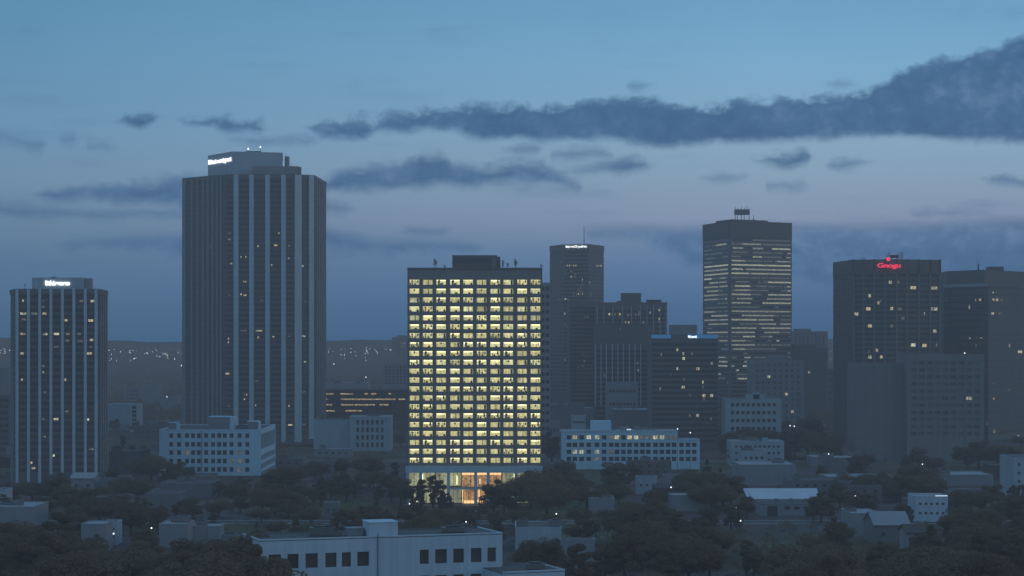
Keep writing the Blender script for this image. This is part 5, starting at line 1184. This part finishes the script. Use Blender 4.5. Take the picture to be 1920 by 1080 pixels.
# ------------------------------------------------------------------ lamps and poles
def lamp(px, py, Yq, r=.3, m=lamp_w, word='white street lamp', h=None):
    z = Z(py, Yq); x = X(px, Yq)
    o = thing('street_lamp', word, 'street lamp', x, Yq, 0, 'street lamps of the city floor')
    b = MB(); b.tube((x, Yq, 0), (x, Yq, z - .3), .11, .07, dkmetal); b.box(x - .06, x + .06, Yq - 1.0, Yq, z - .35, z - .25, dkmetal); pl = b.build('pole', o)
    b = MB(); b.tube((x, Yq - .8, z - r), (x, Yq - .8, z + r), r, r * .8, m, 8); b.build('lamp_head', pl)
    REP.append((o, px, Yq, word))
for px, py, Yq in ((285, 989.5, 605), (281.5, 1052.5, 560), (1388, 976, 655), (1393.5, 941, 760), (1380, 952, 735), (1609, 932, 800), (1553, 851, 985), (1729, 870, 940), (1270, 804, 1035), (1294, 811, 1040), (1043, 963, 700), (874, 978, 690), (761, 982, 690), (1603, 930, 790), (313, 744, 1880), (686, 707, 1960), (1258, 913.5, 790), (1481, 798, 1120), (1489, 799, 1120), (1808, 662, 1110), (214, 1000, 600), (768, 944, 765), (789, 928, 790), (955, 915, 790), (782, 940, 770)):  # the last ones, by the lobby, are added for glints through the leaves
    lamp(px, py, Yq, r=.20 * max(1, Yq / 800))
rl = random.Random(5)
# the far lights of the plain: small lamps on short poles
bw = MB(); bw.tube((0, 0, 0), (0, 0, 9), .5, .4, dkmetal, 5); bw.tube((0, 0, 9), (0, 0, 10.8), .95, .8, lamp_far, 6); mw = bw.mesh('far_lamp')
bw = MB(); bw.tube((0, 0, 0), (0, 0, 9), .5, .4, dkmetal, 5); bw.tube((0, 0, 9), (0, 0, 10.6), .9, .7, lamp_far2, 6); mw2 = bw.mesh('far_lamp')
spots = []
for x0, x1, n in ((204, 342, 62), (612, 735, 40), (0, 20, 10), (1553, 1564, 10), (1765, 1770, 2)):
    for i in range(n):
        t_ = abs(rl.gauss(0, 1)); spots.append((rl.uniform(x0, x1), 643 + min(52, t_ * 12 + rl.uniform(0, 8))))
spots += [(250, 639, ), (293, 646.5), (323, 648), (339, 648.5), (227, 657), (303, 659), (214, 654), (243, 655), (317, 652), (622, 642), (613, 642), (615, 657), (625, 657), (702, 645), (711, 645), (688, 650), (724, 654), (626, 683)]
for px, py in spots:
    # find where on the rising plain this height shows
    Yq = 3200
    for _ in range(60):
        gz = 50 * (max(0, Yq - 3000) / 4000) ** 1.3 + 11
        if HOR - (gz - CAMZ) * F / Yq <= py: break
        Yq += 60
        if Yq > 6700: break
    k = max(0, Yq - 3000) / 4000; x = X(px, Yq); gz = 50 * k ** 1.3 + 5 * k * (math.sin(x * .0011 + Yq * .0007) + math.sin(x * .0023 + 1.3))
    o = bpy.data.objects.new('street_lamp', mw2 if rl.random() < .3 else mw); COL.objects.link(o); o.location = (x, Yq, gz - .5); s_ = rl.uniform(.55, 1.0) * Yq / 5500; o.scale = (s_, s_, 1)
    if rl.random() < .12: o.scale = (s_ * 1.7, s_ * 1.7, 1.1)
    tag(o, 'tiny street lamp glowing on the far plain below the horizon', 'street lamp', 'far street lamps on the plain')
def pole(px, py, Yq, word, cross=True):
    x = X(px, Yq); z = Z(py, Yq); o = thing('utility_pole', word, 'utility pole', x, Yq, 0, 'utility poles'); b = MB(); b.tube((x, Yq, 0), (x, Yq, z), .2, .12, taupe, 6); sh = b.build('shaft', o)
    if cross: b = MB(); b.box(x - 1.1, x + 1.1, Yq - .28, Yq - .14, z - .9, z - .75, taupe); b.build('cross_arm', sh)
    REP.append((o, px, Yq, word))
for px, py, Yq in ((388, 930, 640), (484, 968, 600), (672, 915, 700), (571, 975, 600), (865, 930, 720), (1190, 905, 780), (1553, 950, 690), (1500, 870, 900), (1655, 935, 720), (103, 1055, 520)): pole(px, py, Yq, 'thin grey utility pole')
auto_labels()

# white lit edge of the house on the right and hall lamp
# ------------------------------------------------------------------ haze
def haze():
    b = MB(); m = bpy.data.materials.new('evening haze'); m.use_nodes = True; t = m.node_tree; t.nodes.clear()
    v = N(t, 'ShaderNodeVolumePrincipled'); v.inputs['Color'].default_value = HAZE_COL; v.inputs['Density'].default_value = HAZE_D; v.inputs['Anisotropy'].default_value = 0.0
    o = N(t, 'ShaderNodeOutputMaterial'); t.links.new(v.outputs[0], o.inputs['Volume'])
    b.box(-4060, 4060, -460, 7100, -8, 212, m); ob = b.build('haze'); ob['kind'] = 'stuff'; tag(ob, 'thin blue evening haze lying over the whole city', 'haze')
    m.volume_intersection_method = 'FAST' if hasattr(m, 'volume_intersection_method') else None
try: haze()
except Exception as e: print('haze', e)
for o in bpy.data.objects:
    if '_o' in o: del o['_o']
